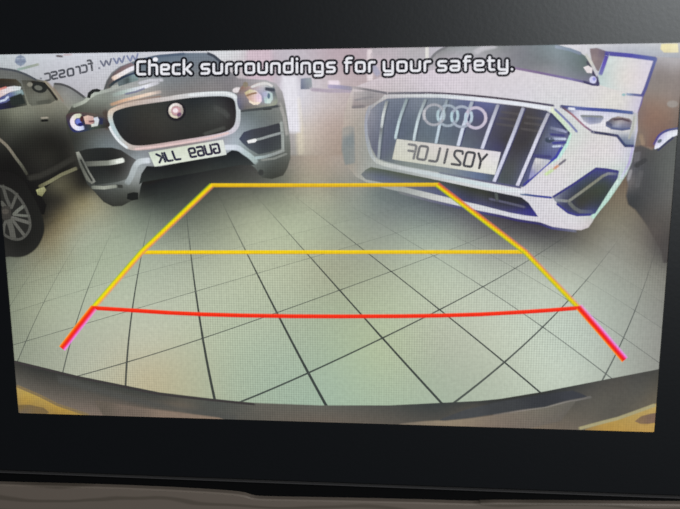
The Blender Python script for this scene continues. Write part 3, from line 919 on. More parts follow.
a.fill([(76.4, 152.5), (79, 152), (84, 161), (89.5, 172), (95.5, 181.5), (92, 183.6), (87, 180), (80.5, 166)], [(78, 154, (150, 152, 142)), (82, 160, (104, 106, 100)), (88, 172, (120, 122, 114)), (93, 181, (128, 130, 122)), (83, 170, (96, 98, 90))], feather=.8, step=2)
a.line([(81, 160), (87, 172), (92, 180.5)], 1.2, (50, 52, 48), z=.3, feather=.7)
a.line([(93, 187.3), (104, 187.8), (116, 186.2)], 2.4, [(120, 124, 114), (164, 168, 156), (140, 144, 134)], z=.3, feather=.9)
a.line([(116, 186), (122, 186.5)], 2.2, (56, 58, 54), z=.25, feather=1)
a.line([(127.5, 183), (131.5, 176), (135, 167), (139.5, 161.8), (149, 160.4)], 4.4, [(146, 154, 154), (170, 178, 180), (178, 186, 188), (198, 206, 210), (210, 216, 224)], z=.25, feather=1.2, smooth=True)
a.fill([(128, 194), (134, 192.5), (138, 193), (138, 199), (132, 200), (127.5, 198.5)], (28, 30, 28), z=.3, feather=1)
a.build('bumper_blade', SUV)
a = Art(20)
a.fill([(239.5, 139), (244, 132.5), (252, 129.8), (266, 127), (278.5, 123.6), (281, 126), (281.5, 148), (270, 151.5), (259, 154), (250, 149), (243, 143)],
       [(242, 138, (66, 72, 90)), (255, 132, (64, 66, 74)), (275, 127, (58, 60, 66)), (262, 146, (58, 62, 68)), (278, 144, (66, 70, 72)), (252, 148, (78, 84, 90))], feather=.9, step=3)
a.line([(250, 140.8), (260, 139), (272, 135.4), (281, 133)], 1.6, (150, 156, 156), z=.3, feather=.8)
a.fill([(247.5, 141), (255, 139), (257, 140), (255, 142), (248.5, 143)], (236, 236, 236), z=.35, feather=.8)
a.line([(281.3, 122.6), (282.6, 136), (283, 150)], 2.0, (158, 164, 160), z=.3, feather=.8)
a.line([(256, 158), (264, 157), (274, 154), (283.5, 150.5)], 2.0, [(176, 194, 196), (156, 168, 168), (146, 152, 150), (156, 160, 156)], z=.3, feather=.9)
a.line([(262, 160), (274, 158.6), (286, 154)], 1.2, (146, 150, 144), z=.3, feather=.9, alpha=.7)
a.line([(226, 147.5), (237, 147.6), (244, 152), (251, 157), (256, 162)], 4.0, [(216, 222, 232), (206, 214, 224), (186, 200, 204), (176, 192, 192), (160, 174, 172)], z=.25, feather=1.2, smooth=True)
a.dot(261, 172.5, 2.2, 2.4, (58, 60, 58), z=.3, feather=1.2)
a.build('bumper_vent', SUV)

# ------------------------------------------------------------------ pen-stroke lettering
X, A_ = 9.0, 13.4
W_ = 7.5
GLYPH = {
    'C': (W_, [[(W_, 12.6), (0, 12.6), (0, 0), (W_, 0)]]),
    'h': (W_, [[(0, A_), (0, 0)], [(0, X), (W_, X), (W_, 0)]]),
    'e': (W_, [[(W_, 0), (0, 0), (0, X), (W_, X), (W_, X / 2), (0, X / 2)]]),
    'c': (6.4, [[(6.4, X), (0, X), (0, 0), (6.4, 0)]]),
    'k': (7.2, [[(0, A_), (0, 0)], [(0, X / 2), (2.2, X / 2)], [(6.8, X), (2.2, X / 2), (7.2, 0)]]),
    's': (6.8, [[(6.8, X), (0, X), (0, X / 2), (6.8, X / 2), (6.8, 0), (0, 0)]]),
    'u': (W_, [[(0, X), (0, 0), (W_, 0), (W_, X)]]),
    'r': (4.6, [[(0, 0), (0, X), (4.6, X)]]),
    'o': (W_, [[(W_ / 2, 0), (0, 0), (0, X), (W_, X), (W_, 0), (W_ / 2, 0)]]),
    'n': (W_, [[(0, 0), (0, X), (W_, X), (W_, 0)]]),
    'd': (W_, [[(W_, A_), (W_, 0), (0, 0), (0, X), (W_, X)]]),
    'i': (0.01, [[(0, 0), (0, X)], [(0, A_ - .4), (0, A_)]]),
    'g': (W_, [[(W_, 0), (0, 0), (0, X), (W_, X), (W_, -3.6), (0.6, -3.6)]]),
    'f': (5.6, [[(1.4, 0), (1.4, A_), (5.8, A_)], [(0, X), (5.2, X)]]),
    'y': (W_, [[(0, X), (0, 0), (W_, 0)], [(W_, X), (W_, -3.6), (0.6, -3.6)]]),
    'a': (W_, [[(0.6, X), (W_, X), (W_, 0), (0, 0), (0, X / 2 - .4), (W_, X / 2 - .4)]]),
    't': (5.4, [[(1.4, A_ - 1), (1.4, 0), (5.4, 0)], [(0, X), (5.2, X)]]),
    '.': (0.01, [[(0, 0), (0, 0.3)]]),
    'w': (9.5, [[(0, X), (2.4, 0), (4.75, X), (7.1, 0), (9.5, X)]]),
}


def round_path(p, r):
    if len(p) < 3:
        return list(p)
    out = [p[0]]
    for i in range(1, len(p) - 1):
        a, b, c = (np.array(q, float) for q in p[i - 1:i + 2])
        u, v = a - b, c - b
        lu, lv = np.hypot(*u), np.hypot(*v)
        k = min(r, lu * .5, lv * .5)
        s, e = b + u / lu * k, b + v / lv * k
        for t in (0, .25, .5, .75, 1):
            out.append(tuple((1 - t) ** 2 * s + 2 * t * (1 - t) * b + t * t * e))
    out.append(p[-1])
    return out


def word_layout(word, gap):
    x, res = 0.0, []
    for ch in word:
        res.append((ch, x))
        x += GLYPH[ch][0] + gap
    return res, x - gap


# sign on the wall, seen mirrored
sign = [('w', 138.5, 60.2, (126, 134, 166)), ('w', 125.0, 62.6, (116, 124, 154)), ('w', 112.0, 65.2, (104, 108, 126)), ('.', 99.3, 68.3, (120, 122, 134)), ('f', 93.2, 70.0, (78, 80, 86)), ('c', 87.2, 71.6, (84, 86, 94)),
        ('r', 80.4, 73.2, (78, 80, 88)), ('o', 73.8, 75.0, (70, 72, 80)), ('s', 65.0, 76.6, (70, 72, 80)), ('s', 57.4, 78.2, (76, 78, 84)), ('c', 50.6, 79.8, (84, 86, 92)), ('.', 41, 78.6, (130, 132, 140))]
for ch, xr, yb, colr in sign:
    a = Art(3)
    s = 0.70 if ch == 'w' else 0.76
    kx = 1.6 if ch == 'w' else 1.0
    for path in GLYPH[ch][1]:
        pts = round_path(path, 2.6)
        a.stroke([(xr - s * kx * px - .12 * s * py, yb - s * py + .20 * s * kx * px) for px, py in pts], 2.0 if ch != 'w' else 1.8, colr, feather=.5)
    a.build('sign_letter', WALL)
a = Art(3)
a.dot(20.5, 60.5, 4.8, 4.6, (134, 146, 166), feather=1.2)
a.line([(17, 58.6), (24, 58.3)], .7, (176, 184, 196), z=.3, alpha=.7)
a.line([(15.8, 62), (25.2, 61.6)], 1.0, (120, 130, 152), z=.3)
a.line([(20.5, 55.8), (20.7, 65.4)], .9, (128, 138, 158), z=.3)
a.line([(18, 69.6), (26, 67.6), (38, 64.4)], 2.0, [(150, 172, 168), (146, 160, 150), (160, 166, 154)], z=.3)
a.line([(57, 56), (62, 56.4)], 1.6, (110, 104, 108), z=.3)
a.line([(64, 55), (71, 54.6)], 1.0, (196, 166, 166), z=.3, alpha=.6)
a.build('sign_logo', WALL)

# number plates
PG = {
    'G': [[(5, 8), (0, 8), (0, 0), (5, 0), (5, 4), (3, 4)]], 'U': [[(0, 8), (0, 0), (5, 0), (5, 8)]],
    '6': [[(4.6, 8), (0, 8), (0, 0), (5, 0), (5, 4.4), (0, 4.4)]], '9': [[(.4, 0), (5, 0), (5, 8), (0, 8), (0, 3.6), (5, 3.6)]],
    'J': [[(5, 8), (5, 0), (.5, 0)]], 'K': [[(0, 8), (0, 0)], [(5, 8), (.6, 4)], [(1.4, 4.6), (5.2, 0)]],
    'Y': [[(0, 8), (2.5, 4)], [(5, 8), (2.5, 4), (2.5, 0)]], 'O': [[(2.5, 0), (0, 0), (0, 8), (5, 8), (5, 0), (2.5, 0)]],
    '2': [[(0.2, 6.6), (.4, 8), (4.8, 8), (5, 5), (0.1, 1.4), (0, 0), (5, 0)]], '1': [[(2.5, 0), (2.5, 8)]], 'L': [[(0, 8), (0, 0), (4.6, 0)]],
    'F': [[(4.6, 8), (0, 8), (0, 0)], [(0, 4.2), (4, 4.2)]],
}


def plate(layer, quad, text, u0, u1, v0, v1, colf, cols, width, parent):
    """quad: TL, TR, BR, BL of the plate as displayed; the text runs mirrored, right to left"""
    q = [np.array(p, float) for p in quad]
    a = Art(layer)
    a.fill(quad, cols, feather=.8, step=4)
    pl = a.build('number_plate', parent)
    n = len(text)
    for k, ch in enumerate(text):
        if ch == ' ':
            continue
        a = Art(layer + 1)
        for path in PG[ch]:
            pts = []
            for px, py in round_path(path, 1.4):
                u = u1 - (u1 - u0) * ((k + (.14 + px / 5 * .72)) / n)
                v = v0 + (v1 - v0) * (1 - py / 8)
                p = (q[0] * (1 - u) + q[1] * u) * (1 - v) + (q[3] * (1 - u) + q[2] * u) * v
                pts.append(tuple(p))
            a.stroke(pts, width, colf(k / (n - 1)), feather=.45)
        a.build('plate_letter', parent)


def mixc(a, b):
    return lambda t: tuple(np.array(a) * (1 - t) + np.array(b) * t)


plate(22, [(149, 152.6), (223, 140), (226.3, 154.4), (155, 166.2)], 'GU69 JJK', .07, .94, .20, .80, mixc((46, 40, 62), (40, 42, 62)),
      [(152, 154, (206, 216, 200)), (156, 164, (222, 230, 214)), (190, 152, (216, 222, 206)), (222, 142, (220, 224, 218)), (225, 153, (218, 224, 218)), (190, 158, (220, 226, 212))], 2.3, SUV)

# ------------------------------------------------------------------ right side of the picture: doorway, brown wall, dark vehicle
a = Art(8)
a.fill([(588, 40), (690, 38), (690, 60), (657, 58), (606, 52.5), (588, 50)], [(592, 46, (206, 206, 210)), (620, 47, (186, 188, 196)), (650, 50, (180, 184, 192)), (680, 55, (170, 172, 178)), (685, 46, (190, 190, 190))], step=4, feather=1)
a.fill([(661.5, 44.5), (677, 44), (678, 52), (664, 52), (661, 49)], [(664, 46, (236, 226, 176)), (676, 46, (238, 230, 186)), (666, 51, (222, 212, 170)), (676, 51, (228, 218, 180))], z=.3, feather=1.2)
a.build('ceiling_strip', WALL)
a = Art(9)
a.fill([(652, 56.5), (660, 57.5), (692, 59), (692, 140), (668, 134), (657, 142), (652, 152), (636, 152), (634, 130), (637, 112), (642, 96)],
       adj([(656, 60, (150, 146, 150)), (675, 63, (148, 144, 146)), (660, 72, (122, 114, 112)), (684, 72, (122, 114, 112)), (655, 90, (126, 116, 110)), (672, 95, (126, 114, 108)), (648, 105, (130, 108, 96)), (668, 116, (128, 104, 90)),
        (646, 122, (132, 104, 90)), (655, 128, (128, 102, 90)), (642, 140, (130, 114, 102)), (652, 142, (128, 96, 86)), (684, 125, (112, 100, 94)), (640, 115, (124, 104, 98))], [(674, 83, 1.13), (655, 62, 1.08), (645, 120, 1.0), (684, 125, 1.0), (650, 140, .95)]), step=3.5, feather=1)
a.dot(672.5, 104, 5, 2.8, (150, 142, 136), feather=1.5, z=.3)
a.line([(641, 136), (643, 144)], 2.0, (160, 138, 116), z=.3, feather=2, alpha=.6)
a.line([(636, 150), (648, 149), (656, 150)], 2.2, (146, 130, 116), z=.3, feather=2, alpha=.6)
a.build('brown_wall', WALL, 'brown wall panel on the screen')
a = Art(10)
a.fill([(590, 49), (597, 48.5), (607, 52), (602, 72), (597, 70), (592, 60)], [(594, 51, (128, 112, 116)), (604, 53, (106, 92, 110)), (600, 64, (126, 112, 116)), (594, 60, (140, 124, 124))], feather=1, step=3)
a.fill([(606, 54), (655, 60), (649, 78), (642.5, 95), (628, 94), (612, 91), (598, 87), (598, 74)], adj([(610, 60, (214, 224, 222)), (630, 62, (226, 222, 222)), (652, 64, (222, 216, 232)), (603, 76, (200, 214, 212)), (606, 84, (208, 220, 218)), (640, 88, (226, 220, 226)), (625, 80, (228, 222, 218))], .955), feather=.6, z=.2, step=4)
a.line([(606, 53.4), (630, 55.6), (655, 59)], 3.4, [(76, 72, 150), (68, 64, 160), (84, 96, 156)], z=.3, feather=1.0)
a.line([(607, 55), (604, 64), (600.5, 74)], 3.0, [(76, 64, 150), (92, 76, 176), (110, 110, 170)], z=.3, feather=1.0)
a.line([(655.5, 59), (651, 72), (645.5, 88), (642.5, 95)], 2.2, [(90, 100, 156), (82, 84, 140), (78, 78, 140), (84, 80, 140)], z=.32, feather=1.0)
a.line([(642, 95), (640, 104), (636.5, 112)], 2.2, [(84, 80, 150), (110, 96, 150), (120, 100, 140)], z=.32, feather=1.0)
a.build('bright_doorway', WALL, 'bright white doorway with a dark blue frame on the screen')

a = Art(12)
a.fill([(633.5, 148), (641, 146.5), (652, 151), (660, 144), (672, 137), (692, 131), (692, 262), (664, 262), (663, 252), (655, 237), (645, 221), (636, 209), (629, 204), (627, 196), (629, 186), (627, 176), (629, 164)],
       [(637, 152, (80, 76, 78)), (632, 168, (84, 84, 90)), (630, 182, (108, 104, 104)), (648, 158, (72, 72, 72)), (665, 148, (86, 88, 86)), (680, 140, (90, 92, 90)), (660, 170, (84, 86, 84)), (640, 180, (72, 72, 74)),
        (632, 196, (56, 58, 60)), (645, 200, (70, 70, 70)), (665, 195, (90, 90, 88)), (645, 212, (72, 70, 68)), (662, 222, (82, 78, 74)), (668, 240, (72, 68, 66)), (655, 230, (84, 78, 74)), (675, 205, (96, 94, 90)), (664, 252, (74, 70, 68))], feather=2.2, step=3.5)
a.fill([(634, 153), (640, 152), (639, 160), (634, 162)], (98, 96, 100), z=.3, feather=1.5)
a.line([(628.5, 179), (630.5, 171)], 1.4, (146, 144, 148), z=.3, feather=1.6)
a.line([(636, 166), (645, 160)], 2.5, (58, 58, 60), z=.3, feather=1.5)
a.line([(641, 172), (637, 186)], 3, (96, 96, 98), z=.3, feather=2, alpha=.6)
DV = a.build('pictured_dark_vehicle', screen, 'dark vehicle corner beside the brown wall, on the screen')
a = Art(13)
a.fill([(654.5, 149), (656, 141), (661, 135), (669, 131), (680, 129.5), (692, 129), (692, 133), (676, 135), (668, 139.5), (660, 147)],
       [(657, 147, (226, 226, 240)), (660, 138, (190, 186, 220)), (668, 134, (222, 224, 236)), (680, 131.5, (226, 228, 234)), (664, 142, (222, 226, 240))], feather=.8, step=2)
a.line([(654, 144), (659, 135.5), (667, 130.5), (680, 128)], 1.6, [(90, 70, 130), (70, 64, 140), (66, 70, 130), (90, 96, 130)], z=.3, smooth=True)
a.line([(658, 150), (666, 143), (673, 137.5)], 1.4, (50, 52, 86), z=.3)
a.dot(659.5, 141, 2.2, 1.2, (96, 106, 120), z=.35, ang=-35)
a.build('headlamp', DV)

# ------------------------------------------------------------------ white SUV
a = Art(24)
hood = [(353, 89), (362, 84.5), (380, 78), (400, 73.5), (428, 69), (450, 66), (480, 65), (510, 67), (540, 73), (570, 79), (598, 85), (612, 89.5), (628, 93.5), (642, 95.5), (637, 112), (637, 130),
        (634, 146), (631, 162), (626, 174), (618, 186), (608, 200.5), (596, 214), (591.5, 222), (588, 227), (581, 229.5), (562, 228.8), (547, 225.8), (540, 222.4), (517, 219), (500, 215), (480, 211),
        (459, 206), (429, 199), (400, 191.2), (380, 186.5), (366, 181.5), (356, 176), (349, 167), (345, 150), (343, 130), (345, 112), (349, 98)]
WHITE = [(356, 90, (212, 200, 202)), (375, 84, (214, 200, 206)), (400, 80, (216, 204, 210)), (430, 78, (222, 210, 220)), (470, 76, (224, 214, 222)), (510, 80, (224, 216, 222)), (550, 85, (226, 220, 224)), (590, 95, (226, 220, 222)), (625, 102, (226, 220, 218)), (636, 104, (216, 208, 224)),
         (450, 92, (222, 212, 220)), (520, 100, (224, 218, 226)), (348, 100, (206, 192, 186)), (344, 112, (198, 184, 176)), (360, 116, (182, 172, 164)), (344, 130, (190, 174, 163)), (358, 132, (174, 167, 158)), (344, 150, (182, 168, 156)), (358, 150, (168, 164, 156)), (350, 168, (172, 162, 150)), (352, 122, (186, 174, 165)), (352, 142, (176, 166, 156)), (362, 165, (168, 166, 158)),
         (366, 178, (176, 178, 172)), (400, 188, (168, 172, 170)), (430, 196, (206, 206, 204)), (470, 205, (222, 222, 224)), (520, 215, (222, 220, 228)), (550, 218, (224, 218, 224)), (580, 224, (224, 218, 222)), (560, 180, (226, 220, 224)), (540, 190, (226, 220, 226)),
         (590, 150, (226, 218, 220)), (620, 155, (226, 220, 226)), (570, 135, (218, 224, 218)), (606, 140, (226, 220, 220)), (590, 222, (214, 206, 206)), (566, 160, (226, 222, 220)), (622, 178, (196, 214, 206)), (600, 208, (196, 222, 208)), (575, 120, (222, 222, 222)), (632, 150, (206, 206, 222))]
a.fill(hood, adj(WHITE, (.945, .955, .955)), feather=1.0, step=3)
# bonnet shut line, chrome strip above the grille
a.line([(353, 87.5), (366, 89.5), (386, 93.2)], 1.6, [(176, 168, 170), (128, 124, 128), (112, 110, 118)], feather=.9)
a.line([(386, 93.4), (410, 93.2), (440, 93.4), (480, 96.4), (520, 101), (553, 105.6)], 1.5, [(120, 118, 124), (92, 92, 104), (84, 78, 92), (70, 62, 76), (66, 58, 70), (80, 76, 100)], feather=.7, smooth=True)
a.line([(387, 96.2), (410, 95.8), (440, 96), (480, 99.4), (520, 104), (550, 108.4)], 2.8, [(190, 188, 192), (202, 204, 206), (210, 216, 220), (222, 226, 234), (226, 230, 238), (226, 230, 236)], feather=.8, smooth=True)
a.line([(386, 96.5), (376, 102.5), (369.5, 108.5), (366.6, 118), (366.2, 130), (368, 143), (371.5, 155), (377, 162)], 2.4, [(196, 194, 194), (178, 176, 176), (160, 162, 170), (158, 160, 172), (160, 164, 176), (160, 166, 172), (172, 178, 178), (190, 194, 192)], feather=1.0, smooth=True)
# creases
a.line([(555, 109.6), (562, 116), (570, 124), (576.5, 131.5)], 1.5, (120, 126, 172), feather=.7)
a.line([(551, 109), (557, 115.5), (569, 130)], 3.0, [(226, 232, 206), (206, 222, 190), (206, 226, 206)], feather=1.2, z=.15)
a.line([(565, 160), (559, 164.8)], 1.5, (116, 112, 124), feather=.8)
a.line([(557.5, 166), (554, 168.6)], 1.4, (204, 150, 120), feather=1.2)
a.line([(552.5, 169.8), (546, 174.2)], 1.6, (200, 220, 168), feather=1.6)
a.line([(569.5, 134), (566, 144), (559, 156), (550, 163)], 3.2, [(196, 232, 212), (190, 232, 218), (190, 226, 220), (206, 222, 210)], feather=1.4, z=.15)
a.line([(617.5, 181), (607, 198), (592.5, 217)], 3.0, [(206, 226, 220), (186, 218, 206), (186, 222, 206)], feather=1.0)
a.line([(632.5, 148), (629, 163), (621, 178)], 1.6, [(196, 190, 226), (176, 166, 206), (206, 214, 226)], feather=.8)
# step below the bumper and its shadow edge
a.line([(521, 194), (536, 196), (551, 197.6)], 1.4, [(90, 110, 140), (60, 68, 140), (60, 66, 150)], feather=.7)
a.line([(400, 192.5), (429, 200.3), (459, 207.2), (480, 212.2), (500, 216), (517, 220), (540, 223.6), (552, 228), (575, 231)], 1.6, [(120, 124, 126), (106, 108, 124), (80, 80, 120), (70, 68, 120), (60, 54, 104), (54, 48, 104), (50, 46, 96), (64, 62, 120), (110, 112, 130)], feather=1.0)
a.line([(627, 94.4), (634, 94.8), (642, 95.6)], 1.6, [(150, 166, 190), (96, 102, 150), (78, 78, 140)], feather=.9)
a.dot(623.5, 94.8, 1.5, 1.0, (150, 186, 190))
WH = a.build('pictured_white_car', screen, 'white SUV with an octagonal dark grille and four-ring emblem, on the screen')

a = Art(26)
a.fill([(426, 71), (429, 61), (434, 54.5), (441, 49), (449, 46), (470, 44), (548, 43), (562, 46.5), (578, 52), (586, 57), (592, 66), (598, 78), (599, 85.4), (585, 82), (570, 78.6), (540, 72.6), (510, 67.2), (480, 65.2), (450, 66.6)],
       [(430, 66, (176, 172, 178)), (442, 55, (150, 148, 152)), (440, 64, (186, 178, 186)), (460, 50, (156, 158, 162)), (490, 50, (146, 148, 150)), (490, 62, (164, 160, 168)), (520, 52, (124, 125, 132)), (520, 64, (122, 124, 130)), (545, 62, (116, 122, 126)), (555, 50, (130, 142, 148)),
        (575, 60, (106, 118, 122)), (572, 74, (120, 126, 134)), (590, 72, (96, 104, 108)), (545, 70, (136, 136, 142)), (594, 80, (112, 108, 136))], feather=.8, step=4)
a.line([(428, 66), (432, 57.5), (438, 51.5), (447, 47)], 1.6, (120, 120, 124), smooth=True, feather=.8)
a.line([(476, 52), (484, 48), (494, 46)], 3, (196, 194, 200), feather=2.5, alpha=.8)
a.line([(510, 67.4), (540, 73), (570, 79), (588, 83)], 1.6, [(140, 120, 150), (120, 100, 140), (120, 110, 160), (84, 76, 120)], feather=.8)
a.line([(586, 55), (591, 63), (597, 75)], 2.0, [(196, 196, 190), (206, 204, 196), (196, 196, 206)], feather=.8, z=.3)
a.line([(587.5, 62), (592, 70), (598, 84)], 2.4, [(66, 66, 80), (60, 56, 80), (56, 48, 90)], feather=.8, z=.25)
a.line([(556, 47), (570, 49.8), (580, 53.5)], 2.2, [(150, 160, 176), (126, 142, 160), (120, 130, 150)], feather=1)
a.build('windscreen', WH)
a = Art(27)
a.fill([(583.5, 67.5), (588, 66), (592, 68.5), (591.5, 73), (587, 72.5)], (226, 218, 220), feather=.8)
a.dot(592.8, 80, 3.2, 3.4, (206, 206, 236), feather=.8)
a.dot(594, 79, 1.2, 1.4, (150, 150, 220), z=.4)
a.line([(584, 82), (592, 84.6), (598, 85)], 1.8, (60, 54, 96), z=.3)
a.build('wing_mirror', WH)
# left lamp, washed out by the glare
a = Art(26)
a.fill([(354, 93), (366, 91.5), (384, 94.5), (381, 98), (372, 104), (364, 107), (353, 108)], [(357, 96, (176, 168, 168)), (368, 96, (150, 146, 148)), (380, 96, (158, 152, 154)), (358, 106, (150, 140, 140)), (368, 103, (152, 146, 146)), (362, 100, (164, 158, 158))], feather=1.2, step=3)
a.line([(353, 107.2), (364, 106.4)], 1.8, (130, 124, 126), feather=1)
a.line([(356, 100), (372, 97)], 1.2, (140, 136, 140), feather=1, alpha=.8)
a.build('headlamp', WH)
a = Art(26)
a.fill([(343.5, 129), (350, 127), (353, 128), (354, 162), (346, 164), (343, 150)], [(345, 132, (160, 156, 150)), (350, 140, (128, 136, 138)), (348, 158, (132, 138, 136)), (352, 158, (140, 144, 142))], feather=2.5, step=3)
a.build('bumper_vent', WH)
# grille
GR = [(387.5, 99), (410, 98), (440, 98.2), (480, 102), (520, 106.6), (546, 111), (551, 114), (560, 123), (569.3, 133.5), (566, 142), (558, 155), (545, 166), (523, 186.6), (510, 185.2), (480, 179.6), (440, 172.4), (400, 164.6),
      (384, 160.4), (377, 157), (372, 148), (368.6, 135), (367.8, 122), (371, 110), (378, 104)]
a = Art(26)
a.fill(GR, [(372, 114, (136, 138, 150)), (380, 108, (120, 126, 140)), (374, 140, (110, 114, 128)), (382, 150, (98, 102, 120)), (395, 110, (104, 112, 128)), (395, 135, (94, 102, 120)), (415, 108, (112, 120, 134)), (410, 130, (92, 102, 116)), (440, 106, (116, 126, 138)), (440, 130, (96, 108, 122)),
            (460, 112, (92, 100, 124)), (450, 136, (92, 102, 116)), (480, 112, (84, 84, 122)), (478, 140, (84, 88, 102)), (490, 106, (92, 98, 140)), (508, 115, (68, 64, 72)), (512, 128, (64, 62, 72)), (505, 140, (60, 58, 64)), (532, 120, (64, 60, 62)), (535, 132, (62, 60, 64)), (528, 145, (58, 56, 62)), (500, 148, (62, 60, 90)), (512, 165, (74, 76, 78)), (504, 178, (72, 78, 80)),
            (552, 125, (76, 82, 116)), (558, 140, (108, 112, 146)), (548, 155, (86, 92, 136)), (530, 172, (84, 88, 130)), (566, 134, (86, 88, 122)), (550, 134, (96, 102, 128)), (545, 145, (92, 98, 124)), (440, 168, (130, 138, 142)), (400, 160, (120, 128, 128)), (480, 175, (96, 110, 140)), (460, 172, (116, 126, 140)), (388, 157, (100, 108, 118))], feather=.9, step=3)
for y0, x0, x1 in ((112, 502, 520), (118, 500, 517), (124, 497, 515), (117, 527, 545), (123, 525, 543), (129, 522, 540)):
    a.line([(x0, y0), (x1, y0 + 2.4)], 1.3, (92, 88, 88), feather=1.0, alpha=.5)
# mirror-like corner right of the last bar
a.line([(551, 128), (566, 131.5)], 2.0, [(110, 116, 140), (160, 164, 196)], feather=.9)
a.line([(549, 138.5), (565, 139)], 1.5, [(150, 158, 190), (196, 206, 226)], feather=.8)
a.line([(553, 146.5), (562, 146)], 1.3, [(190, 200, 226), (206, 216, 226)], feather=.7)
a.dot(549.5, 140, 4.2, 2.4, (56, 66, 84), feather=1)
a.line([(551, 134.4), (564, 135.6)], 1.6, (62, 62, 120), feather=.8)
a.line([(553, 143), (565, 142.5)], 1.4, (60, 60, 140), feather=.8)
a.fill([(535.5, 158.5), (550, 160.5), (545, 165.4), (534, 175), (529, 179), (532, 168)], [(538, 161, (206, 204, 206)), (547, 162, (190, 192, 200)), (532, 174, (150, 150, 190)), (538, 168, (180, 180, 186))], feather=1, z=.3, step=2)
a.line([(534, 156), (550, 157)], 2.4, (66, 66, 116), feather=1)
a.line([(562, 146), (556, 157), (545, 165.8), (524, 185)], 1.8, [(66, 68, 160), (60, 62, 160), (70, 72, 170), (60, 60, 140)], feather=.8)
a.line([(551, 114), (560, 123.4), (569, 133.4)], 1.6, (52, 58, 92), feather=.7)
a.build('grille', WH)
# chrome bars
bars = [([(386.6, 102), (383.5, 114), (381.5, 127)], (206, 212, 212)), ([(381.6, 127), (379.8, 142), (378.5, 158)], (160, 168, 172)), ([(406.6, 99.5), (400, 118), (396.2, 134), (395.6, 138)], (196, 214, 220)), ([(425.2, 100), (419, 116), (415, 133), (414, 140)], (202, 216, 222)),
        ([(446.6, 100.5), (441, 119), (436, 142.6)], (196, 212, 224)), ([(471.8, 102.5), (464, 124), (458.2, 145)], (206, 214, 230)), ([(497.6, 105.6), (490, 126), (482.2, 148)], (206, 208, 226)),
        ([(522.8, 108.6), (514, 132), (506, 152), (494.2, 181)], (206, 208, 228)), ([(548, 114), (539, 134), (531.4, 152), (517.4, 185)], (214, 214, 230))]
for pts, c in bars:
    a = Art(28)
    dk = tuple(int(v * .80) for v in c)
    wd = 1.9 if pts[0][0] < 470 else 2.5
    a.line(pts, wd, [dk, c, c] if pts[0][0] > 470 else [tuple(int(v * .72) for v in c), c, tuple(int(v * .95) for v in c)], feather=.8, smooth=True)
    a.line([(x + 2.0, y + .5) for x, y in pts], 1.0, (62, 62, 104) if pts[0][0] > 460 else (84, 92, 104), feather=.9, z=0, alpha=.8)
    a.build('grille_bar', WH)
# strip below grille, plate, emblem
a = Art(29)
a.line([(376.5, 160.5), (384, 164.2), (400, 167.8), (440, 175.8), (480, 184), (505, 189), (523, 192)], 2.7, [(186, 190, 184), (196, 200, 194), (196, 200, 200), (196, 208, 212), (206, 220, 224), (214, 222, 226), (222, 224, 230)], feather=1.2, smooth=True)
a.line([(440, 172.8), (480, 180.4), (520, 187.4)], 1.2, [(120, 128, 140), (96, 96, 120), (80, 80, 120)], feather=.8, z=.1)
a.build('chrome_strip', WH)
plate(30, [(397, 139.4), (500.3, 152.4), (494.6, 174.4), (392.6, 159)], 'YO21LOF', .10, .895, .17, .82, mixc((58, 58, 64), (124, 124, 126)),
      [(400, 142, (206, 206, 196)), (396, 157, (206, 206, 192)), (440, 148, (214, 208, 204)), (440, 163, (206, 206, 196)), (480, 155, (222, 216, 214)), (490, 171, (222, 222, 214)), (498, 154, (220, 216, 222))], 2.5, WH)
for k, (cx, cy) in enumerate(((434, 114.8), (447.7, 115.7), (461.6, 116.8), (475.6, 117.9))):
    a = Art(29)
    ring = [(cx + 10.0 * math.cos(t * math.pi / 12), cy + 10.2 * math.sin(t * math.pi / 12)) for t in range(24)]
    c0 = ((168, 170, 178), (160, 172, 184), (168, 176, 192), (196, 188, 206))[k]
    a.line(ring, 1.7 if k < 3 else 2.1, c0, closed=True, feather=.8)
    a.line([(cx - 10 + .3, cy - 4), (cx - 10.2, cy), (cx - 9.6, cy + 4)], 2.0, ((190, 190, 196), (176, 198, 206), (176, 202, 212), (186, 204, 218))[k], feather=.8, z=.4)
    a.line([(cx + 9.6, cy - 4), (cx + 10.2, cy), (cx + 9.6, cy + 4)], 1.8, ((176, 192, 200), (176, 200, 210), (186, 204, 218), (206, 196, 212))[k], feather=.8, z=.4)
    a.build('emblem_ring', WH)
# lower intake, side vent
a = Art(26)
a.fill([(361.5, 174.4), (366, 170), (371, 167.5), (390, 171), (430, 179), (470, 187.4), (500, 193.4), (521, 197.6), (528, 203), (537.5, 216.4), (524, 214.8), (509, 212), (480, 204.5), (460, 200), (430, 192.6), (400, 185.6), (376, 181), (366, 179)],
       [(366, 173, (110, 116, 120)), (380, 175, (92, 100, 110)), (400, 180, (92, 98, 108)), (430, 186, (86, 92, 106)), (450, 190, (72, 76, 96)), (480, 196, (64, 66, 72)), (500, 202, (46, 46, 54)), (515, 203, (44, 44, 52)), (528, 211, (50, 48, 120)), (500, 208, (66, 66, 96)), (470, 199, (60, 62, 84))], feather=.9, step=3)
a.line([(490, 199), (508, 203), (524, 207)], 1.3, (88, 88, 108), feather=1)
a.line([(496, 193.6), (497, 200)], 2.0, (80, 86, 84), feather=1)
a.build('lower_intake', WH)
a = Art(26)
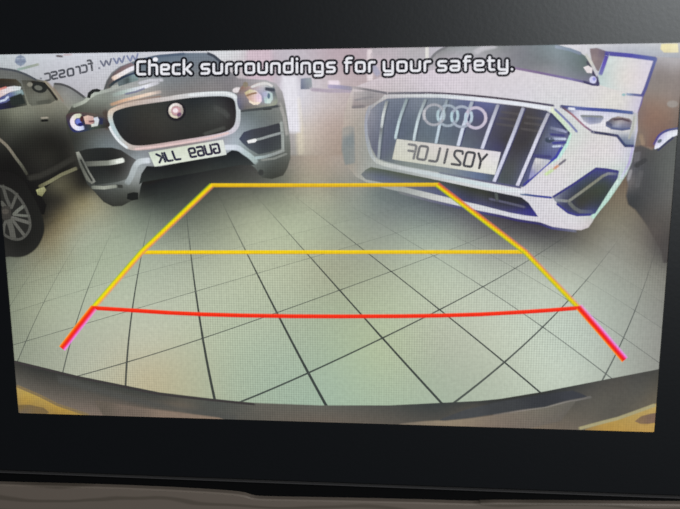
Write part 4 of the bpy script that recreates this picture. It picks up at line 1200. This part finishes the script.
a.fill([(552.5, 197.2), (565, 189.5), (580, 179), (596, 168), (606, 168.6), (618.4, 171), (617, 178), (608, 192), (595, 212.8), (588.6, 215.2), (577, 215.2), (568, 212.4), (561, 207)],
       [(556, 197, (130, 134, 150)), (575, 186, (58, 66, 96)), (598, 171, (60, 64, 120)), (614, 174, (64, 66, 120)), (604, 184, (58, 66, 62)), (590, 196, (56, 58, 52)), (580, 206, (56, 56, 54)), (600, 198, (52, 58, 58)), (590, 212, (66, 72, 120)), (570, 211, (60, 64, 104)), (562, 204, (66, 68, 100)), (596, 206, (54, 60, 78)), (585, 188, (60, 66, 64))], feather=.9, step=2.5)
a.line([(553.5, 196.6), (575, 183), (596, 168.6), (617, 171.4)], 1.4, (56, 54, 120), feather=.8)
a.line([(556, 200), (568.5, 201.2), (588, 187), (603, 175.8), (608, 173.6), (616, 174)], 1.8, [(140, 146, 156), (132, 134, 128), (132, 132, 116), (126, 128, 118), (130, 134, 140), (96, 100, 130)], feather=.9)
a.line([(569, 202.5), (574, 208), (580, 211.4), (592, 212)], 2.6, [(104, 108, 106), (96, 100, 98), (96, 100, 110), (80, 86, 120)], feather=1.0)
a.line([(557, 204), (568, 212.6), (577, 215.2), (590, 214.6)], 1.4, (60, 60, 130), feather=.8)
a.build('bumper_vent', WH)
# right lamp
a = Art(26)
a.fill([(561.5, 106.6), (570, 106), (590, 107.6), (615, 110), (636, 113.5), (637, 118), (634.5, 132), (633.6, 145), (627, 146.8), (621.5, 141), (618.5, 135.8), (606, 133.6), (593, 132), (585, 126), (575, 117)],
       [(566, 107, (100, 106, 140)), (576, 112, (206, 206, 222)), (590, 112, (212, 214, 226)), (604, 114, (206, 206, 222)), (620, 116, (206, 208, 220)), (632, 120, (196, 196, 196)), (590, 126, (222, 220, 226)), (606, 130, (222, 220, 222)), (625, 132, (214, 212, 212)), (629, 141, (130, 140, 160)), (624, 138, (120, 130, 150))], feather=.8, step=2.5)
a.line([(561, 106.6), (575, 108.2), (592, 109.4), (612, 110.6), (632, 112.8)], 2.6, [(60, 60, 110), (92, 104, 160), (64, 74, 150), (56, 76, 140), (80, 96, 150)], feather=.8)
a.line([(569, 108.6), (574, 109)], 1.8, (226, 230, 240), z=.3)
a.line([(563, 108), (572, 114.6), (584, 126), (592, 131.6)], 1.3, [(90, 80, 96), (160, 110, 120), (160, 120, 140), (70, 66, 110)], feather=.7)
a.line([(592, 132), (606, 134), (617, 135.8), (621, 141), (625, 145.8), (633, 146)], 2.0, [(66, 66, 100), (52, 52, 80), (60, 60, 100), (56, 66, 110), (46, 56, 96), (60, 66, 120)], feather=.8)
a.fill([(580, 115.4), (600, 116), (603, 118), (600, 122.6), (590, 124), (584, 121)], [(583, 117, (150, 156, 170)), (598, 118, (140, 146, 166)), (590, 120, (120, 126, 160)), (596, 122, (150, 154, 176)), (586, 122, (180, 180, 196))], feather=1.2, z=.25)
a.line([(582, 116), (602, 116.8)], 1.2, (130, 134, 136), feather=.8, z=.3)
a.fill([(612, 118.4), (618, 116.8), (629, 119), (631.5, 121.6), (629.5, 129), (622, 130.2), (612, 129), (606, 126), (606, 123)], [(612, 121, (96, 92, 100)), (628, 121, (130, 120, 130)), (618, 124, (186, 186, 196)), (628, 128, (110, 114, 140)), (612, 127, (120, 126, 150)), (607, 125, (90, 96, 130)), (621, 128, (92, 98, 130))], feather=1, z=.25, step=2)
a.line([(614, 119.6), (622, 119), (629, 121)], 1.5, (86, 70, 80), feather=.7, z=.3)
a.line([(607, 122.6), (611, 125.6)], 2.2, (80, 84, 112), feather=.8, z=.3)
a.line([(611, 128), (622, 129.6), (629, 128.6)], 1.4, (84, 92, 130), feather=.7, z=.3)
a.line([(634, 117), (632.5, 128), (629, 138)], 1.4, (176, 178, 170), feather=.8, z=.3)
a.build('headlamp', WH)

# ------------------------------------------------------------------ own bumper at the foot of the picture
a = Art(34)
a.fill(bump_top + [(665, 445), (5, 445)], adj([
    (16, 366, (70, 70, 68)), (40, 372, (66, 67, 66)), (80, 381, (74, 76, 74)), (16, 380, (104, 102, 98)), (40, 388, (104, 100, 96)), (80, 398, (110, 104, 100)), (125, 391, (78, 80, 78)), (160, 398, (84, 85, 83)), (125, 410, (124, 112, 106)),
    (200, 402, (96, 97, 94)), (200, 412, (96, 96, 94)), (180, 416, (140, 124, 112)), (260, 408, (110, 108, 104)), (260, 418, (104, 102, 98)), (320, 410, (112, 110, 106)), (320, 420, (116, 108, 102)), (390, 410, (92, 92, 90)), (390, 421, (102, 98, 94)), (450, 408, (78, 80, 80)), (450, 418, (90, 88, 86)),
    (500, 405, (66, 68, 70)), (540, 400, (64, 66, 68)), (580, 391, (84, 84, 84)), (620, 382, (92, 90, 88)), (652, 376, (84, 84, 82)), (520, 420, (128, 118, 108)), (560, 412, (108, 104, 98)), (600, 402, (104, 102, 98)), (640, 392, (98, 97, 94)), (480, 424, (150, 132, 116)), (560, 427, (126, 116, 108)), (610, 415, (100, 98, 94)), (650, 400, (112, 106, 96))], (.87, .86, .82)),
    feather=.8, step=4)
a.line([(14, 361.6), (45, 368.8), (78, 377), (125, 386.6), (160, 393.8), (214, 400), (254, 404)], 1.4, (60, 56, 56), feather=.8, smooth=True)
a.fill([(466, 410), (500, 402), (545, 394.5), (572, 391), (586, 396), (565, 400), (545, 406), (520, 409), (496, 413), (470, 417), (440, 420)], [(500, 406, (62, 64, 66)), (545, 399, (54, 56, 60)), (575, 395, (60, 62, 68)), (470, 413, (70, 72, 74))], feather=1.8, step=4, z=.3)
a.line([(494, 414.4), (520, 410.4), (546, 406.6), (566, 401.6), (590, 396.8)], 1.4, [(120, 112, 106), (140, 132, 124), (150, 146, 136), (130, 126, 120), (104, 102, 98)], feather=1)
a.fill([(96, 401), (120, 405), (150, 409.5), (180, 413.2), (205, 416.4), (232, 420), (110, 425)], [(100, 404, (98, 90, 80)), (130, 410, (112, 100, 90)), (170, 414, (134, 117, 103)), (215, 419, (140, 122, 106))], feather=1.8, z=.3)
a.line([(60, 379), (95, 389), (130, 398.5), (165, 407), (200, 413), (235, 418)], 2.5, (78, 79, 76), feather=4, alpha=.7)
a.fill([(390, 425), (425, 421.6), (455, 420), (500, 415), (545, 408.5), (575, 401), (560, 420), (510, 432), (400, 430)], [(400, 424, (120, 110, 98)), (450, 422, (142, 128, 108)), (495, 420, (124, 112, 100)), (540, 414, (112, 106, 96)), (570, 405, (100, 97, 90)), (530, 426, (112, 103, 94))], feather=1.5, z=.25)
BUMP = a.build('pictured_bumper', screen, 'curved grey bumper edge across the foot of the screen')
a = Art(36)
a.fill([(10, 384), (18, 387), (28, 391), (40, 396.5), (55, 404), (72, 410.5), (90, 416), (14, 420)], [(20, 391, (176, 150, 84)), (40, 399, (174, 146, 78)), (60, 408, (176, 142, 66)), (80, 414, (160, 132, 72)), (24, 402, (170, 138, 66)), (22, 412, (124, 106, 78))], feather=1, step=3)
a.fill([(12, 405.4), (30, 405), (44, 408), (49, 412), (40, 416), (12, 416)], [(20, 408, (120, 100, 62)), (40, 411, (120, 100, 66)), (22, 414, (110, 98, 84))], feather=1, z=.3)
a.line([(18, 386), (40, 395.4), (58, 404.6), (88, 414.5)], 1.8, (130, 112, 80), feather=1, z=.2)
a.build('yellow_corner', BUMP, 'yellow floor patch at the lower corner of the screen')
a = Art(36)
a.fill([(660, 402), (650, 406), (636, 412), (620, 418.5), (600, 424), (576, 433), (660, 436)], [(650, 408, (180, 154, 92)), (630, 417, (176, 148, 84)), (600, 427, (172, 138, 72)), (640, 428, (180, 146, 80)), (585, 431, (150, 124, 80)), (620, 428, (178, 144, 74))], feather=1.5, step=3)
a.fill([(635, 421), (641, 416.5), (650, 414), (660, 412), (660, 421), (648, 423), (640, 423)], [(640, 420, (130, 106, 80)), (650, 418, (120, 98, 82)), (654, 420, (126, 100, 84))], feather=1.2, z=.3)
a.line([(654, 405), (636, 411.5), (618, 418), (600, 422.6), (580, 428)], 2.0, (166, 158, 120), feather=1.2, z=.2)
a.build('yellow_corner', BUMP, 'yellow floor patch at the lower corner of the screen')

# ------------------------------------------------------------------ parking guide lines
Y = (236, 198, 22)
a = Art(40)
a.ribbon([(211, 185.2), (325, 185.2), (439, 184.6)], [(-2.8, (200, 170, 40), 0), (-1.7, Y, 1), (.2, [(232, 190, 26), (226, 184, 34), (222, 186, 40)], 1), (1.8, (206, 160, 20), 1), (2.9, (180, 140, 40), 0)], scale=.86)
a.build('guide_line', screen, 'short yellow guide line joining the tops of the slanted lines')
a = Art(40)
a.ribbon([(140, 252.2), (330, 252.0), (527, 251.8)], [(-2.8, (210, 180, 40), 0), (-1.7, (246, 212, 14), 1), (.2, [(246, 212, 14), (236, 204, 20), (232, 194, 28)], 1), (1.8, (222, 176, 12), 1), (2.9, (190, 150, 40), 0)], scale=.86)
a.build('guide_line', screen, 'long yellow guide line across the middle of the tiled floor')
a = Art(41)
# green left fringe, warm right fringe as the panel shows them
a.ribbon([(212, 185), (142, 251.5), (93, 308)], [(-5.0, (222, 150, 110), 0), (-3.2, [(196, 120, 84), (222, 140, 96), (236, 160, 110)], .85), (-1.6, (244, 190, 30), 1), (0.2, (246, 220, 10), 1), (1.8, [(206, 200, 20), (222, 214, 10), (214, 220, 20)], 1), (3.0, [(120, 150, 30), (150, 180, 20), (170, 190, 40)], .9), (4.2, (150, 180, 70), 0)], scale=.74)
a.build('guide_line', screen, 'slanted yellow guide line on the silver car side')
a = Art(41)
a.ribbon([(437, 184.6), (525, 251.8), (579, 308)], [(-4.6, (236, 120, 90), 0), (-3.0, [(206, 90, 70), (206, 120, 96), (226, 160, 140)], .8), (-1.4, [(230, 130, 20), (236, 176, 20), (220, 190, 30)], 1), (0.4, (236, 208, 10), 1), (2.0, [(206, 206, 10), (206, 204, 10), (190, 196, 20)], 1), (3.2, [(130, 150, 30), (160, 170, 30), (176, 180, 40)], .85), (4.4, (160, 176, 70), 0)], scale=.74)
a.build('guide_line', screen, 'slanted yellow guide line on the white car side')
R_ = (244, 44, 14)
a = Art(42)
a.ribbon([(92, 307.6), (130, 310), (170, 312.6), (205, 314.2), (240, 315.2), (290, 316), (340, 316.2), (400, 316), (440, 315.4), (480, 314.2), (520, 312), (550, 310), (580, 307.6)],
         [(-2.7, (220, 120, 90), 0), (-1.6, (246, 60, 24), 1), (.2, R_, 1), (1.6, (226, 30, 10), 1), (2.7, (190, 90, 80), 0)], scale=.96)
a.build('guide_line', screen, 'curved red guide line across the tiled floor')
a = Art(43)
a.ribbon([(94, 307), (79, 326), (62, 348)], [(-5.6, (240, 150, 230), 0), (-4.0, [(246, 130, 200), (240, 120, 230), (244, 130, 240)], .9), (-2.0, (240, 50, 90), 1), (-.4, (240, 34, 14), 1), (1.4, (244, 70, 10), 1), (3.0, (250, 140, 30), 1), (4.4, (236, 190, 90), 0)], scale=.86)
a.build('guide_line', screen, 'short slanted red guide line end on the silver car side')
a = Art(43)
a.ribbon([(578, 307), (600, 332), (624, 360)], [(-6.0, (236, 170, 236), 0), (-4.2, [(230, 150, 210), (236, 140, 236), (240, 130, 236)], .85), (-2.2, [(240, 60, 60), (240, 50, 110), (240, 50, 110)], 1), (-.4, (236, 26, 14), 1), (1.4, (238, 50, 10), 1), (2.8, (246, 130, 20), 1), (4.2, (226, 190, 60), 0)], scale=.86)
a.build('guide_line', screen, 'short slanted red guide line end on the white car side')

# ------------------------------------------------------------------ warning text
words = [('Check', 138.0, 191.4), ('surroundings', 202.0, 334.6), ('for', 345.2, 374.4), ('your', 384.0, 430.0), ('safety.', 438.4, 511.8)]
halo = Art(46)
letters = []
for word, xa, xb in words:
    gap = 4.4
    lay, tot = word_layout(word, gap)
    sx = (xb - xa) / tot
    for ch, x0 in lay:
        strokes = []
        for path in GLYPH[ch][1]:
            pts = []
            for px, py in round_path(path, 2.2):
                X_ = xa + (x0 + px) * sx
                pts.append((X_, 74.4 - (X_ - 136) * 0.0128 - py * 1.0))
            strokes.append(pts)
        letters.append((ch, strokes))
        for pts in strokes:
            halo.stroke(pts, 7.0, (18, 18, 26), feather=.6, z=0)
TXT = halo.build('warning_text', screen, 'white warning text with a black outline along the top of the screen')
for ch, strokes in letters:
    a = Art(48)
    for pts in strokes:
        a.stroke(pts, 2.5, (232, 232, 238), feather=.5)
    a.build('full_stop' if ch == '.' else 'letter', TXT)
